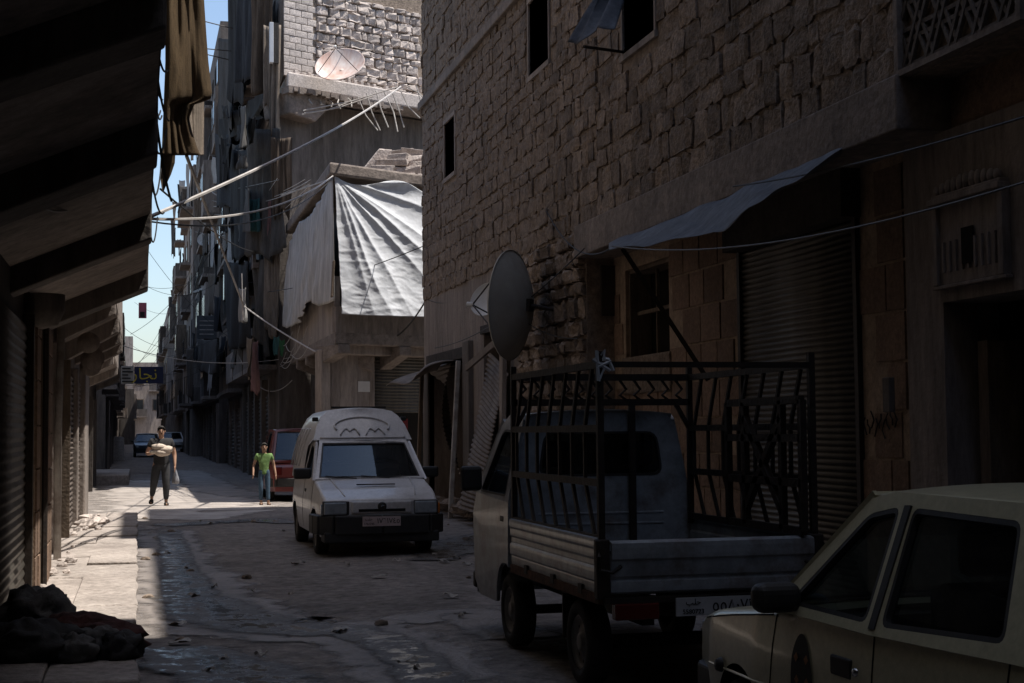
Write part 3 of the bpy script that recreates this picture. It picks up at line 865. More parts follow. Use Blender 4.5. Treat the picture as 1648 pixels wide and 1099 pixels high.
# rebars torn out of the slab
for i, (x0, y0, x1, y1) in enumerate([(590,150,612,210),(605,146,625,205),(618,147,640,212),(632,150,650,205),(645,146,676,190),(655,140,684,160),(575,155,608,210),(560,158,566,172),(545,160,548,175),(530,160,533,172),(515,160,520,168),(500,158,503,168),(670,138,690,190)]):
    a_, b_ = at(x0, y0, Y=46.2), at(x1, y1, Y=46.0-.3*(i % 3))
    m_ = (a_+b_)/2 + Vector((rnd.uniform(-.1, .1), 0, rnd.uniform(-.1, .05)))
    tag(MB().tube([a_, m_, b_], .022, 5).build('rebar', M['pole']), 'bent steel rod hanging out of the broken slab', 'rebar', 'rebars hanging from the broken slab')
for i, (x0, y0, x1, y1) in enumerate([(488,178,640,140),(486,184,600,155),(490,182,560,165)]):
    a_, b_ = at(x0, y0, Y=45.1), at(x1, y1, Y=45.5)
    tag(MB().tube([a_, (a_+b_)/2+Vector((0,0,-.08)), b_], .02, 5).build('rebar', M['pole']), 'long steel rod bent sideways along the slab edge', 'rebar', 'rods bent along the slab edge')
# ------------------------------------------------------------------ left-hand buildings with sloping soffits
def soffit_building(label, Xw, Xo, Y0, Y1, H, zw, zo, beams, mats, back=-8):
    """street wall at Xw, storeys pushed out to Xo over a soffit that slopes down to the wall"""
    t = empty('overhanging_building', ((back+Xw)/2, (Y0+Y1)/2, 0), 0, label, 'building')
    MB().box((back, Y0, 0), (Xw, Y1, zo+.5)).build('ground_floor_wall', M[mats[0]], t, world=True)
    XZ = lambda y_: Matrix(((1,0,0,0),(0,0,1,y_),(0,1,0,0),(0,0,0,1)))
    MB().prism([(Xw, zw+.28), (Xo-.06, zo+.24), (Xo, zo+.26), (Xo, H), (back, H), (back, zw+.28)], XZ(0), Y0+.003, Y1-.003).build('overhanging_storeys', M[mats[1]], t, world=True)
    for y_, wd in beams:
        dz_ = .07*math.sin(y_*5.1)
        MB().prism([(Xw-.05, zw+dz_), (Xo+.004, zo+dz_*.4), (Xo+.004, zo+.5), (Xw-.05, zo+.5)], XZ(0), y_-wd, y_).build('soffit_beam', M[mats[2]], t, world=True, bevel=.015)
    ys = [Y0]+[b[0] for b in beams]
    for (ya, yb2) in zip(ys, ys[1:]):
        MB().prism([(Xw, zw+.25), (Xo-.01, zo+.21), (Xo-.01, zo+.236), (Xw, zw+.275)], XZ(0), ya+.01, yb2-.36).build('soffit_panel', M[mats[3]], t, world=True)
    return t
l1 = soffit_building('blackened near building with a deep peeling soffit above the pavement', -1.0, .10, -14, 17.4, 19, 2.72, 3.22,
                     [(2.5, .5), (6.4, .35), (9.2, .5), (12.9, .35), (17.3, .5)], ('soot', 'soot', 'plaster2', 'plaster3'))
FL = frame((-1.0, 0, 0), (0, -1, 0), (1, 0, 0))          # u = -Y
def ly(y0, y1): return -y1, -y0
for y0_, y1_ in ((-4, -.6), (0, 3.0), (3.6, 6.6), (7.2, 10.2), (10.9, 13.9)):
    u0, u1 = ly(y0_, y1_)
    shutter('roller_shutter', FL @ Matrix.Translation((0, 0, .03)), u0, u1, .14, 2.6, M['shutter'], l1, pitch=.08, amp=.008)
    MB().box((u0-.1, .1, .0), (u0, 2.7, .1), FL).build('shutter_rail', M['iron'], l1, world=True)
for y0_, y1_ in ((14.15, 14.75), (15.05, 16.7)):
    u0, u1 = ly(y0_, y1_)
    MB().box((u0, .1, 0), (u1, 2.72, .1), FL).build('pier', M['joint'], l1, world=True)
    lay(FL @ Matrix.Translation((0, 0, .1)), courses(u0, u1, .12, 2.7, .36, .42, .3, .55, r1), ASM, ASV, l1, 'ashlar_block', .02, .02, M['ashlar'], 300, r_=r1, jit=.003, tilt=0)
MB().box((-14.98, .1, .02), (-14.82, 2.7, .12), FL).build('door_leaf', M['wood'], l1, world=True)
MB().tube([(-.86, 14.9, .1), (-.86, 14.9, 2.75)], .035, 8).build('downpipe', M['iron'], l1, world=True)
MB().box((-17.35, .1, .02), (-16.8, 2.7, .06), FL).build('door_leaf', M['void'], l1, world=True)
# rounded plaster boss under the soffit
MB().lathe([(0, -.22), (.14, -.18), (.2, -.05), (.2, .1)], 14, Matrix.Translation((-.85, 14.2, 2.8))).build('soffit_boss', M['plaster2'], l1, world=True, smooth=True)

l2 = soffit_building('narrow-fronted building with pale sloping soffits after the blackened one', -1.08, -.30, 17.42, 30.2, 17, 2.78, 3.22,
                     [(21.0, .35), (24.2, .35), (27.6, .35), (30.2, .4)], ('plaster', 'plaster3', 'plaster', 'plaster3'))
FL2 = frame((-1.08, 0, 0), (0, -1, 0), (1, 0, 0))
MB().tube([(-.92, 18.7, .12), (-.93, 18.75, 1.6), (-.9, 18.7, 2.9)], .045, 8).build('drainpipe', M['pole'], l2, world=True, smooth=True)
MB().box((-20.9, 0, 0), (-19.6, 2.8, .10), FL2).build('pier', M['plaster'], l2, world=True, bevel=.02)
MB().box((-22.4, .05, -.02), (-21.0, 2.6, .015), FL2).build('doorway', M['void'], l2, world=True)
MB().box((-22.46, .05, .0), (-22.36, 2.7, .14), FL2).build('door_post', M['wood'], l2, world=True)
shutter('roller_shutter', FL2 @ Matrix.Translation((0, 0, .05)), -25.3, -22.5, .1, 2.55, M['shutter_rust'], l2, pitch=.08, amp=.02)
shutter('roller_shutter', FL2 @ Matrix.Translation((0, 0, .05)), -28.2, -25.7, .1, 2.55, M['shutter_rust'], l2, pitch=.08, amp=.02)
MB().box((-25.68, .05, 0), (-25.32, 2.7, .14), FL2).build('pier', M['plaster3'], l2, world=True, bevel=.02)
MB().box((-30.2, 0, 0), (-28.3, 2.8, .16), FL2).build('pier', M['plaster3'], l2, world=True, bevel=.03)
for y_, x_, z_, r_ in ((22.5, -.7, 2.95, .16), (26.2, -.75, 2.9, .2), (27.0, -.8, 2.8, .18)):
    MB().lathe([(0, -.03), (r_*.6, -.025), (r_, .0), (r_*1.02, .02), (0, .03)], 16, Matrix.Translation((x_, y_, z_)) @ Matrix.Rotation(R(70), 4, 'X')).build('vent_disc', M['plaster3'], l2, world=True, smooth=True)

l3 = soffit_building('plastered building with a wide dark garage mouth before the raised step', -1.35, -.58, 30.22, 52.0, 9.0, 3.0, 3.35,
                     [(32.0, .5), (38.0, .4), (45.0, .4), (52.0, .5)], ('plaster2', 'plaster3', 'plaster3', 'plaster3'))
FL3 = frame((-1.35, 0, 0), (0, -1, 0), (1, 0, 0))
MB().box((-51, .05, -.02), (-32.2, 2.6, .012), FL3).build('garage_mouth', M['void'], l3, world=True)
MB().box((-32.2, 0, 0), (-30.3, 2.9, .2), FL3).build('pier', M['plaster3'], l3, world=True, bevel=.02)
for y_ in (36, 40, 44, 48): MB().box((-y_-.2, 0, .0), (-y_, 2.7, .12), FL3).build('pier', M['plaster2'], l3, world=True)
tag(MB().box((-1.6, 48.5, 0), (-.25, 57, .34)).build('raised_step', M['slab'], bevel=.03), 'pale concrete step raised beside the dark garage mouth', 'step')
bq = at(184, 726, Y=84)
jb = MB().prism([(-.5, 0), (.5, 0), (.46, 1.25), (.3, 1.32), (-.44, 1.28)], Matrix.Translation((bq.x+.05, 84, gz(0, 84)-.02)) @ Matrix.Rotation(R(90), 4, 'X'), -.15, .15)
tag(jb.build('concrete_barrier', M['block'], bevel=.04), 'upright pale concrete barrier block left of the dark parked car', 'barrier')

# ------------------------------------------------------------------ rows of balconied houses down the street
def row_house(label, side, Xw, Y0, Y1, H, seed, wallm='plaster', slabm='concrete', zf=3.3, storey=3.0, out=.8, name='balconied_house', depth=8):
    """side +1: right of the street, facing -X"""
    r_ = random.Random(seed)
    t = empty(name, (Xw+side*depth/2, (Y0+Y1)/2, 0), 0, label, 'building')
    F = frame((Xw, 0, 0), (0, 1, 0), (-side, 0, 0))
    zg = gz(1, min(Y0, 139))
    MB().box((min(Xw, Xw+side*depth), Y0, 0), (max(Xw, Xw+side*depth), Y1, H)).build('wall', M[wallm], t, world=True)
    L_ = Y1-Y0
    # shops below
    n = max(2, int(L_/3.2))
    for i in range(n):
        a_ = Y0+L_*i/n; b_ = Y0+L_*(i+1)/n
        MB().box((a_, 0, 0), (a_+.4, zf-.2, .14), F).build('pilaster', M[r_.choice(['plaster', 'plaster2', 'plaster3'])], t, world=True)
        if r_.random() < .7: shutter('roller_shutter', F @ Matrix.Translation((0, 0, .03)), a_+.45, b_-.05, .1, zf-.6, M[r_.choice(['shutter', 'shutter_rust'])], t, pitch=.16, amp=.03)
        else: MB().box((a_+.45, .05, .0), (b_-.05, zf-.6, .02), F).build('doorway', M['void'], t, world=True)
    z = zf
    while z + 2.4 < H:
        u = Y0 + r_.uniform(0, .5)
        while u < Y1-1.5:
            l = r_.uniform(2.6, 4.6); e = min(u+l, Y1-.05)
            o_ = out*r_.uniform(.55, 1.1)
            kind = r_.random()
            if kind < .78:
                bo = MB().box((u, z, -.05), (e, z+.16, o_), F).build('balcony_slab', M[slabm], t, world=True)
                if kind < .3:                                  # closed-in box
                    MB().box((u+.02, z+.16, .01), (e-.02, z+storey-.25, o_-.03), F).build('balcony_box', M[r_.choice(['soot', 'plaster2', 'plaster', 'wood'])], bo, world=True)
                    nn = max(1, int((e-u)/1.3))
                    for q in range(nn):
                        c_ = u+(e-u)*(q+.5)/nn
                        fr = MB().box((c_-.4, z+1.0, o_-.03), (c_+.4, z+2.2, o_), F).build('window', M['wood'], bo, world=True)
                        MB().box((c_-.34, z+1.06, o_), (c_+.34, z+2.14, o_+.012), F).build('pane', M['pane'], bo, world=True)
                elif kind < .55:
                    MB().box((u, z+.16, o_-.1), (e, z+1.05, o_), F).box((u, z+.16, .0), (u+.08, z+1.05, o_-.1), F).box((e-.08, z+.16, .0), (e, z+1.05, o_-.1), F).build('parapet', M[r_.choice(['soot', 'plaster', 'plaster2', 'shutter_rust'])], bo, world=True)
                else:
                    rl = MB().box((u, z+1.0, o_-.05), (e, z+1.05, o_), F)
                    for q in range(int((e-u)/.16)): rl.box((u+q*.16, z+.16, o_-.035), (u+q*.16+.02, z+1.0, o_-.015), F)
                    rl.build('railing', M['iron'], bo, world=True)
                dr = MB().box((u+.4, z+.16, .0), (min(u+1.6, e-.1), z+2.3, .03), F).build('balcony_door', M['void'], t, world=True)
            else:
                c_ = (u+e)/2
                MB().box((c_-.55, z+.9, .0), (c_+.55, z+2.2, .05), F).build('window', M['wood'], t, world=True)
                MB().box((c_-.45, z+1.0, .05), (c_+.45, z+2.1, .062), F).build('pane', M['pane'], t, world=True)
            u = e + r_.uniform(.2, .9)
        z += storey
    return t
row_house('tall dark house with ragged balconies past the broken-slab building', 1, 4.25, 62.02, 74, 19, 31, 'plaster2', out=.75)
row_house('high weathered house with narrow balconies behind the ragged one', 1, 3.85, 74.02, 92, 22, 32, 'plaster2', out=.8)
row_house('sunlit-edged pale house further down the right-hand row', 1, 3.2, 92.02, 112, 18, 33, 'plaster', out=.7)
row_house('low grimy house near the far end of the right-hand row', 1, 3.4, 112.02, 138, 15, 34, 'plaster2', out=.8)
row_house('last house of the right-hand row, stepping into the street', 1, 2.6, 138.02, 170, 13, 35, 'plaster3', out=.6)
row_house('low-fronted house carrying the navy shop sign', -1, -1.3, 57.5, 80, 8.2, 41, 'plaster2', out=.7)
row_house('plain house behind the concrete barrier on the left', -1, -1.5, 80.02, 108, 9.5, 42, 'plaster', out=.7)
row_house('last house of the left-hand row', -1, -1.9, 108.02, 165, 9, 43, 'plaster3', out=.8)
# the street closes on a crooked pale house
eh = empty('end_house', (-1, 186, 0), 0, 'crooked pale house with cluttered balconies closing the far end of the street', 'building')
MB().box((-9, 182, 0), (-.6, 192, 13.2)).box((-.6, 184, 0), (9, 193, 10.2)).build('wall', M['plaster3'], eh, world=True)
for zi, z_ in enumerate((3.6, 6.7, 9.8)):
    for xi, x_ in enumerate((-4.2, -2.3, .2, 2.2)):
        y_ = 182 if x_ < -.6 else 184
        if z_ > 8 and x_ > -.6: continue
        fr = MB().box((x_-.5, y_-.06, z_+.8), (x_+.5, y_, z_+2.2)).build('window', M['wood'], eh, world=True)
        MB().box((x_-.4, y_-.075, z_+.9), (x_+.4, y_-.06, z_+2.1)).build('pane', M['pane'], fr, world=True)
        if (zi+xi) % 2 == 0:
            bo = MB().box((x_-.9, y_-.9, z_), (x_+.9, y_, z_+.16)).build('balcony_slab', M['concrete'], eh, world=True)
            MB().box((x_-.9, y_-.9, z_+.16), (x_+.9, y_-.8, z_+1.0)).build('parapet', M['plaster2'], bo, world=True)
row_house('low shed-like house beside the end of the street', -1, -.4, 166, 180, 6.5, 52, 'plaster2', out=.5)
# the side street's far houses and the streets behind the camera: they shut off the sky as the real ones do
row_house('plain house on the far side of the cross street', 1, 17, 34, 60, 9, 61, 'plaster', out=.5)
bh = MB().box((-9, -30, 0), (18, -16, 17))
tag(bh.build('rear_house', M['plaster2']), 'tall plain house standing across the street behind the viewer', 'building')

# unseen canvas added above the view to block sky light from the near street
M['canvas'] = mat('blocker_canvas', (.30,.25,.20), (.2,.165,.13), rough=.9, bump=.3)
for i_, (ya, yb2) in enumerate(((-15.5, -9.2), (-9, -4.2), (-4, .4))):
    cv = MB().grid(lambda s, t: Vector((.1+5.9*s, ya+(yb2-ya)*t, 7.6-.55*math.sin(math.pi*s)+.1*math.sin(t*9+i_))), 18, 14).build('sky_blocker', M['canvas'], smooth=True, solid=.01)
    tag(cv, 'added unseen canvas blocking sky light high over the street', 'awning', 'added sky-blocking canvas over the near street')

# front of the broken-slab building along the street: shops, boxes
Fs = frame((P1.x-.1, 0, 0), (0, 1, 0), (-1, 0, 0))
for y0_ in (47.5, 50.5, 53.5, 56.5, 59.5):
    MB().box((y0_, 0, .0), (y0_+.4, 3.4, .2), Fs).build('pilaster', M['plaster2'], ub, world=True)
    shutter('roller_shutter', Fs @ Matrix.Translation((0, 0, .04)), y0_+.45, y0_+2.9, .1, 2.9, M['shutter'], ub, pitch=.14, amp=.03)
for zf_ in (3.6, 6.8, 10.0, 13.2):
    for y0_, y1_ in ((47, 51.5), (52, 57), (57.5, 61.5)):
        bo = MB().box((y0_, zf_, -.02), (y1_, zf_+.16, .75), Fs).build('balcony_slab', M['concrete'], ub, world=True)
        MB().box((y0_, zf_+.16, .65), (y1_, zf_+1.1, .75), Fs).build('parapet', M[rnd.choice(['plaster', 'plaster2', 'plaster3'])], bo, world=True)
        MB().box((y0_+.6, zf_+.16, 0), (y0_+1.9, zf_+2.3, .03), Fs).build('balcony_door', M['void'], ub, world=True)
# ------------------------------------------------------------------ vehicles (local x forward, y left, z up)
def tab(t, x):
    if x <= t[0][0]: return t[0][1]
    for (a, b), (c, d) in zip(t, t[1:]):
        if x <= c: return b+(d-b)*(x-a)/(c-a)
    return t[-1][1]

def paint(name, c, dirt=(.12,.10,.085), rough=.35, dirt_amt=.5):
    return mat(name, c, tuple(x*.88 for x in c), rough=rough, scale=2.5, bump=.03, bscale=40, dirt=dirt, dirt_amt=dirt_amt, coat=.35, coord='obj', spec=.5, fine=.22)

TXT = {}
def text_mesh(s, size, m, parent, T, name='lettering', align='CENTER', depth=.002):
    """flat lettering as a mesh, laid in the local xy plane of T"""
    cu = bpy.data.curves.new('lettering', 'FONT'); cu.body = s; cu.size = size; cu.align_x = align; cu.align_y = 'CENTER'; cu.extrude = depth; cu.resolution_u = 4
    o = bpy.data.objects.new('lettering_tmp', cu); C.objects.link(o)
    dg = bpy.context.evaluated_depsgraph_get(); dg.update()
    me = bpy.data.meshes.new_from_object(o.evaluated_get(dg))
    bpy.data.objects.remove(o); bpy.data.curves.remove(cu)
    me.transform(T); me.materials.clear(); me.materials.append(m)
    r = bpy.data.objects.new(name, me); C.objects.link(r)
    if parent is not None: r.parent = parent
    return r

def wheel(parent, x, y, r, w_, side, rimm='rim', holes=8):
    T = Matrix.Translation((x, y, r)) @ Matrix.Rotation(R(-90*side), 4, 'X')
    h = w_/2
    prof = [(r*.62, -h), (r*.78, -h), (r*.93, -h*.92), (r, -h*.62), (r, h*.62), (r*.93, h*.92), (r*.78, h), (r*.64, h*.9), (r*.62, h*.7)]
    t = MB().lathe(prof, 30, T, closed=True).build('tyre', M['rubber'], parent, smooth=True, fixn=True)
    rp = [(r*.63, h*.75), (r*.60, h*.86), (r*.56, h*.6), (r*.50, h*.42), (r*.38, h*.50), (r*.22, h*.66), (r*.2, h*.8), (r*.12, h*.84), (0, h*.84)]
    MB().lathe(rp, 30, T).build('rim', M[rimm], t, smooth=True)
    hb = MB()
    for k in range(holes):
        a = 2*math.pi*k/holes
        hb.lathe([(0, h*.475), (r*.05, h*.475)], 8, T @ Matrix.Translation((r*.44*math.cos(a), r*.44*math.sin(a), 0)))
    hb.build('rim_hole', M['seam'], t)['kind'] = 'stuff'
    return t

def lower_body(parent, m, xr, xf, zt, hw, sec, sill, wheels, ra, decks, crown=.03, bulge=.05, name='body', bevel=.025, rear_bulge=.03):
    n = int((xf-xr)/.045)
    xs = [xr+(xf-xr)*i/n for i in range(n+1)]
    nz = 9; nq = 12
    def zlow(x):
        z = sill
        for xw, zc in wheels:
            d = abs(x-xw)
            if d < ra: z = max(z, zc+math.sqrt(ra*ra-d*d))
        return min(z, tab(zt, x)-.03)
    def bx(x, q):
        k = max(0, (x-(xf-.5))/.5); k2 = max(0, ((xr+.4)-x)/.4)
        return x + bulge*(1-q*q)*k*k - rear_bulge*(1-q*q)*k2*k2
    W = lambda x, z: tab(hw, x)*tab(sec, z)
    mb = MB()
    for s in (1, -1):
        b = len(mb.v)
        for x in xs:
            z0, z1 = zlow(x), tab(zt, x)
            for j in range(nz+1):
                z = z0+(z1-z0)*j/nz
                mb.v.append((x, s*W(x, z), z))
        for i in range(n):
            for j in range(nz):
                a = b+i*(nz+1)+j
                f = (a, a+nz+1, a+nz+2, a+1)
                mb.f.append(f if s < 0 else f[::-1])
    for x0, x1 in decks:
        xd = [x for x in xs if x0-1e-6 <= x <= x1+1e-6]
        b = len(mb.v)
        for x in xd:
            z1 = tab(zt, x); w_ = W(x, z1)
            for k in range(nq+1):
                q = -1+2*k/nq
                mb.v.append((bx(x, q), q*w_, z1+crown*(1-q*q)))
        for i in range(len(xd)-1):
            for k in range(nq):
                a = b+i*(nq+1)+k
                mb.f.append((a, a+nq+1, a+nq+2, a+1))
    for x, fl in ((xf, 1), (xr, -1)):
        z0, z1 = zlow(x), tab(zt, x); b = len(mb.v)
        for j in range(nz+1):
            z = z0+(z1-z0)*j/nz; w_ = W(x, z)
            for k in range(nq+1):
                q = -1+2*k/nq
                mb.v.append((bx(x, q), q*w_, z+(crown*(1-q*q) if j == nz else 0)))
        for j in range(nz):
            for k in range(nq):
                a = b+j*(nq+1)+k
                f = (a, a+1, a+nq+2, a+nq+1)
                mb.f.append(f if fl > 0 else f[::-1])
    o = mb.build(name, m, parent, weld=.002, fixn=True, bevel=bevel, bang=38)
    sharp(o, 38)
    MB().box((xr+.12, -tab(hw, 0)*.66, sill+.02), (xf-.15, tab(hw, 0)*.66, min(z for _, z in zt)-.06)).build('underbody', M['black_plastic'], parent)
    return o, W

def side_fn(yb, yt, zb, zt_, s, off=0):
    return lambda x, z: Vector((x, s*(yb+(yt-yb)*(z-zb)/(zt_-zb)+off), z))

def shrink(poly, d):
    c = Vector((sum(p[0] for p in poly)/len(poly), sum(p[1] for p in poly)/len(poly)))
    out = []
    n = len(poly)
    for i in range(n):
        p0, p, p1 = Vector(poly[i-1]), Vector(poly[i]), Vector(poly[(i+1) % n])
        a = (p-p0).normalized(); b = (p1-p).normalized()
        n1 = Vector((-a.y, a.x)); n2 = Vector((-b.y, b.x))
        if n1.dot(c-p) < 0: n1 = -n1
        if n2.dot(c-p) < 0: n2 = -n2
        h = (n1+n2)
        h = h/max(.3, h.length_squared)*2 if h.length > .1 else n1
        out.append(tuple(p+h*d))
    return out

def glazed(parent, m, fn, outer, holes, glass, name='side_frame', thick=.035, gasket=.018, gname='window', r=.045, trim=None):
    """sheet-metal frame with rubber-set panes; fn maps (x, y, inward offset)"""
    hs = [rpoly(h, r) for h in holes]
    f = MB().panel(outer, hs, lambda a, b: fn(a, b, 0)).build(name, m, parent, fixn=True, solid=thick, off=0)
    for h, hh in zip(holes, hs):
        inn = rpoly(shrink(h, gasket), max(.01, r-gasket))
        g = MB().panel(hh, [inn], lambda a, b: fn(a, b, -.002)).build('rubber_seal', M['black_plastic'], parent, fixn=True, solid=.03, off=0)
        MB().panel(rpoly(shrink(h, gasket*.6), max(.01, r-gasket)), [], lambda a, b: fn(a, b, .006)).build(gname, glass, parent, fixn=True)
    return f

def seam(parent, pts, W, s, w_=.010, off=.0025, m='seam', name='panel_gap'):
    """dark gap following the flank through (x, z) points"""
    mb = MB(); P = []
    for (a, b), (c, d) in zip(pts, pts[1:]):
        k = max(2, int(math.hypot(c-a, d-b)/.06))
        P += [(a+(c-a)*i/k, b+(d-b)*i/k) for i in range(k)]
    P.append(pts[-1])
    mb.tube([(x, s*(W(x, z)+off-w_*.42), z) for x, z in P], w_*.5, 5)
    return mb.build(name, M[m], parent)

def roof_sheet(parent, m, xa, xb, ya, yb, z0, crown, name='roof', za=None, zb=None, over=.015):
    za = z0 if za is None else za; zb = z0 if zb is None else zb
    def fn(s, t):
        x = xa+(xb-xa)*s; q = -1+2*t
        w_ = ya+(yb-ya)*s+over
        zz = za+(zb-za)*s + crown*(1-q*q) + .35*crown*math.sin(math.pi*s)
        return (x, q*w_, zz)
    return MB().grid(fn, 14, 14).build(name, m, parent, smooth=True, fixn=True, solid=.03, off=-1)

def make_car(name, label, cat, loc, rz, p):
    t = empty(name, loc, rz, label, cat)
    m = p['paint']; gl = p.get('glass', M['glass'])
    body, W = lower_body(t, m, p['xr'], p['xf'], p['zt'], p['hw'], p['sec'], p['sill'], p['wheels'], p['ra'], p['decks'])
    zb, zr = p['zb'], p['zr']; yb, yt = p['yb'], p['yt']
    for s in (1, -1):
        f0 = lambda a, b, i, s=s: Vector((a, s*(yb+(yt-yb)*(b-zb)/(zr-zb)-i), b))
        glazed(t, m, f0, p['side'], p['side_win'], gl, 'side_frame', gname='side_window')
    # windscreen and rear screen: bilinear between the body and the roof
    for nm, (xa, za, wa), (xb, zb2, wb) in (('windscreen', p['ws0'], p['ws1']), ('rear_screen', p['rs0'], p['rs1'])):
        def f1(a, b, i, xa=xa, za=za, wa=wa, xb=xb, zb2=zb2, wb=wb, sg=1 if nm == 'windscreen' else -1):
            w_ = wa+(wb-wa)*b; q = a
            return Vector((xa+(xb-xa)*b+sg*(.05*(1-q*q)-i*.8), q*w_, za+(zb2-za)*b-i*.5))
        sub = lambda pts: pts
        def dense(x0, x1, y0, y1, n=8):
            return [(x0+(x1-x0)*k/n, y0) for k in range(n+1)]+[(x0+(x1-x0)*k/n, y1) for k in range(n, -1, -1)]
        MB().panel(dense(-1, 1, 0, 1), [dense(-.93, .93, .05, .95)], lambda a, b: f1(a, b, 0)).build(nm+'_frame', m, t, fixn=True, solid=.03, off=0)
        MB().grid(lambda u, v: f1(-.945+1.89*u, .045+.91*v, .008), 10, 4).build(nm, gl, t, smooth=True, fixn=True)
        MB().panel(dense(-.95, .95, .035, .965), [dense(-.915, .915, .075, .925)], lambda a, b: f1(a, b, -.004)).build('rubber_seal', M['black_plastic'], t, fixn=True, solid=.012, off=0)
    roof_sheet(t, m, p['rs1'][0], p['ws1'][0], p['rs1'][2], p['ws1'][2], zr, .035, za=p['rs1'][1], zb=p['ws1'][1])
    # cabin floor, dashboard, seats
    MB().box((p['rs0'][0]+.1, -yb+.06, .3), (p['ws0'][0]-.05, yb-.06, zb-.22)).box((p['ws0'][0]-.35, -yb+.07, zb-.25), (p['ws0'][0]-.02, yb-.07, zb-.01)).build('cabin_lining', M['seat'], t)
    for sx in p['seats']:
        for sy in (-.36, .36):
            st = MB().box((sx-.12, sy-.22, zb-.3), (sx, sy+.22, zb+.18)).build('seat', M['seat'], t, bevel=.05)
            MB().box((sx-.11, sy-.12, zb+.2), (sx-.03, sy+.12, zb+.38)).build('headrest', M['seat'], st, bevel=.04)
    for xw, zc in p['wheels']:
        for s in (1, -1): wheel(t, xw, s*(p['track']), zc, .17, s)
    for x, z, d in p['bumpers']:
        w_ = p['hw'][0][1] if x < 0 else p['hw'][-1][1]
        sg = 1 if x > 0 else -1
        pts = [(x-sg*.45, -w_-.05, z), (x-sg*.15, -w_-.03, z), (x-sg*.02, -w_*.86, z), (x+sg*.05, 0, z), (x-sg*.02, w_*.86, z), (x-sg*.15, w_+.03, z), (x-sg*.45, w_+.05, z)]
        mb = MB()
        for a, b in zip(pts, pts[1:]): mb.bar(a, b, .09, d)
        mb.build('bumper', M[p.get('bumper_m', 'black_plastic')], t, bevel=.015)
    for x, y_, z, sy, sz, mm in p['lamps']:
        for s in (1, -1):
            MB().box((x-.05, s*y_-sy/2, z-sz/2), (x+.045, s*y_+sy/2, z+sz/2)).build('headlight' if mm == 'lens' else 'tail_light', M[mm], t, bevel=.012)
    if p.get('mirror'):
        for s in (1, -1):
            x, z = p['mirror']
            MB().box((x-.045, s*(yb-.01) if s > 0 else -(yb+.19), z-.055), (x+.06, yb+.19 if s > 0 else -(yb-.01), z+.065)).build('wing_mirror', M['black_plastic'], t, bevel=.045, seg=4)
    return t, W

SEC = [(.15, .93), (.35, .985), (.55, 1.0), (.72, .99), (.92, .955), (1.1, .93)]
# --- pale yellow taxi beside the viewer
M['taxi'] = paint('pale_yellow_paint', (.52,.49,.33), rough=.3, dirt_amt=.3)
tp = dict(paint=M['taxi'], glass=M['glass_dark'], xr=-1.85, xf=1.95,
  zt=[(-1.85,.86), (-1.7,.93), (-1.3,.945), (0,.89), (.9,.87), (1.5,.80), (1.85,.73), (1.95,.68)],
  hw=[(-1.85,.70), (-1.6,.77), (-1,.80), (1.0,.80), (1.6,.76), (1.95,.66)], sec=SEC, sill=.24,
  wheels=[(1.2,.27), (-1.1,.27)], ra=.33, decks=[(.6,1.95), (-1.85,-1.2)], zb=.885, zr=1.36, yb=.765, yt=.575, track=.70,
  side=[(.86,.875), (.30,1.345), (.12,1.375), (-.85,1.37), (-1.12,1.33), (-1.68,.945), (-1.68,.925), (0,.875)],
  side_win=[[(.70,.91), (.27,1.29), (.06,1.325), (.035,.91)], [(-.075,.91), (-.035,1.325), (-.72,1.315), (-.83,.95)], [(-.93,.96), (-.82,1.30), (-1.05,1.275), (-1.38,.98)]],
  ws0=(.88,.885,.74), ws1=(.30,1.365,.57), rs0=(-1.66,.95,.72), rs1=(-1.08,1.35,.56), seats=(-.05, -.95),
  bumpers=[(1.97,.42,.2), (-1.9,.45,.2)], lamps=[(1.93,.52,.62,.26,.15,'lens'), (-1.84,.6,.72,.2,.22,'red_lens')], mirror=(.62,.945))
taxi, Wt = make_car('taxi', 'pale yellow taxi with black wing mirror and checked door badge parked behind the pickup', 'taxi', (3.32, 4.92, 0), R(90), tp)
for s in (1, -1):
    seam(taxi, [(.80,.86), (.83,.55), (.78,.27)], Wt, s)
    seam(taxi, [(-.03,.88), (-.05,.6), (-.04,.27)], Wt, s)
    seam(taxi, [(-.88,.92), (-.86,.65), (-.72,.4)], Wt, s)
    seam(taxi, [(1.6,.55), (.85,.565), (-.9,.60), (-1.6,.62)], Wt, s, w_=.014, m='taxi', name='body_crease')
    seam(taxi, [(1.75,.735), (1.3,.80), (.84,.855)], Wt, s, w_=.008)
    for hx in (.20, -.70):
        h_ = MB().box((hx-.085, s*(Wt(hx,.74)-.012) if s > 0 else -(Wt(hx,.74)+.006), .70), (hx+.085, Wt(hx,.74)+.006 if s > 0 else -(Wt(hx,.74)-.012), .775)).build('door_handle', M['black_plastic'], taxi, bevel=.012)
        MB().lathe([(.0, .012), (.014, .012), (.016, 0)], 12, Matrix.Translation((hx-.12, s*(Wt(hx,.74)), .735)) @ Matrix.Rotation(R(-90*s), 4, 'X')).build('keyhole', M['chrome'], h_, smooth=True)
    MB().bar((-.022, s*.772, .90), (.0, s*.602, 1.335), .045, .02, (0, 1, 0)).build('door_pillar_trim', M['black_plastic'], taxi)
    MB().bar((.84, s*.775, .885), (.29, s*.585, 1.372), .02, .02).build('roof_gutter', M['taxi'], taxi)
    MB().lathe([(0, .03), (.025, .028), (.032, .01), (.034, 0)], 12, Matrix.Translation((1.42, s*(Wt(1.42,.56)-.003), .565)) @ Matrix.Rotation(R(-90*s), 4, 'X')).build('side_repeater', M['black_plastic'], taxi, smooth=True)
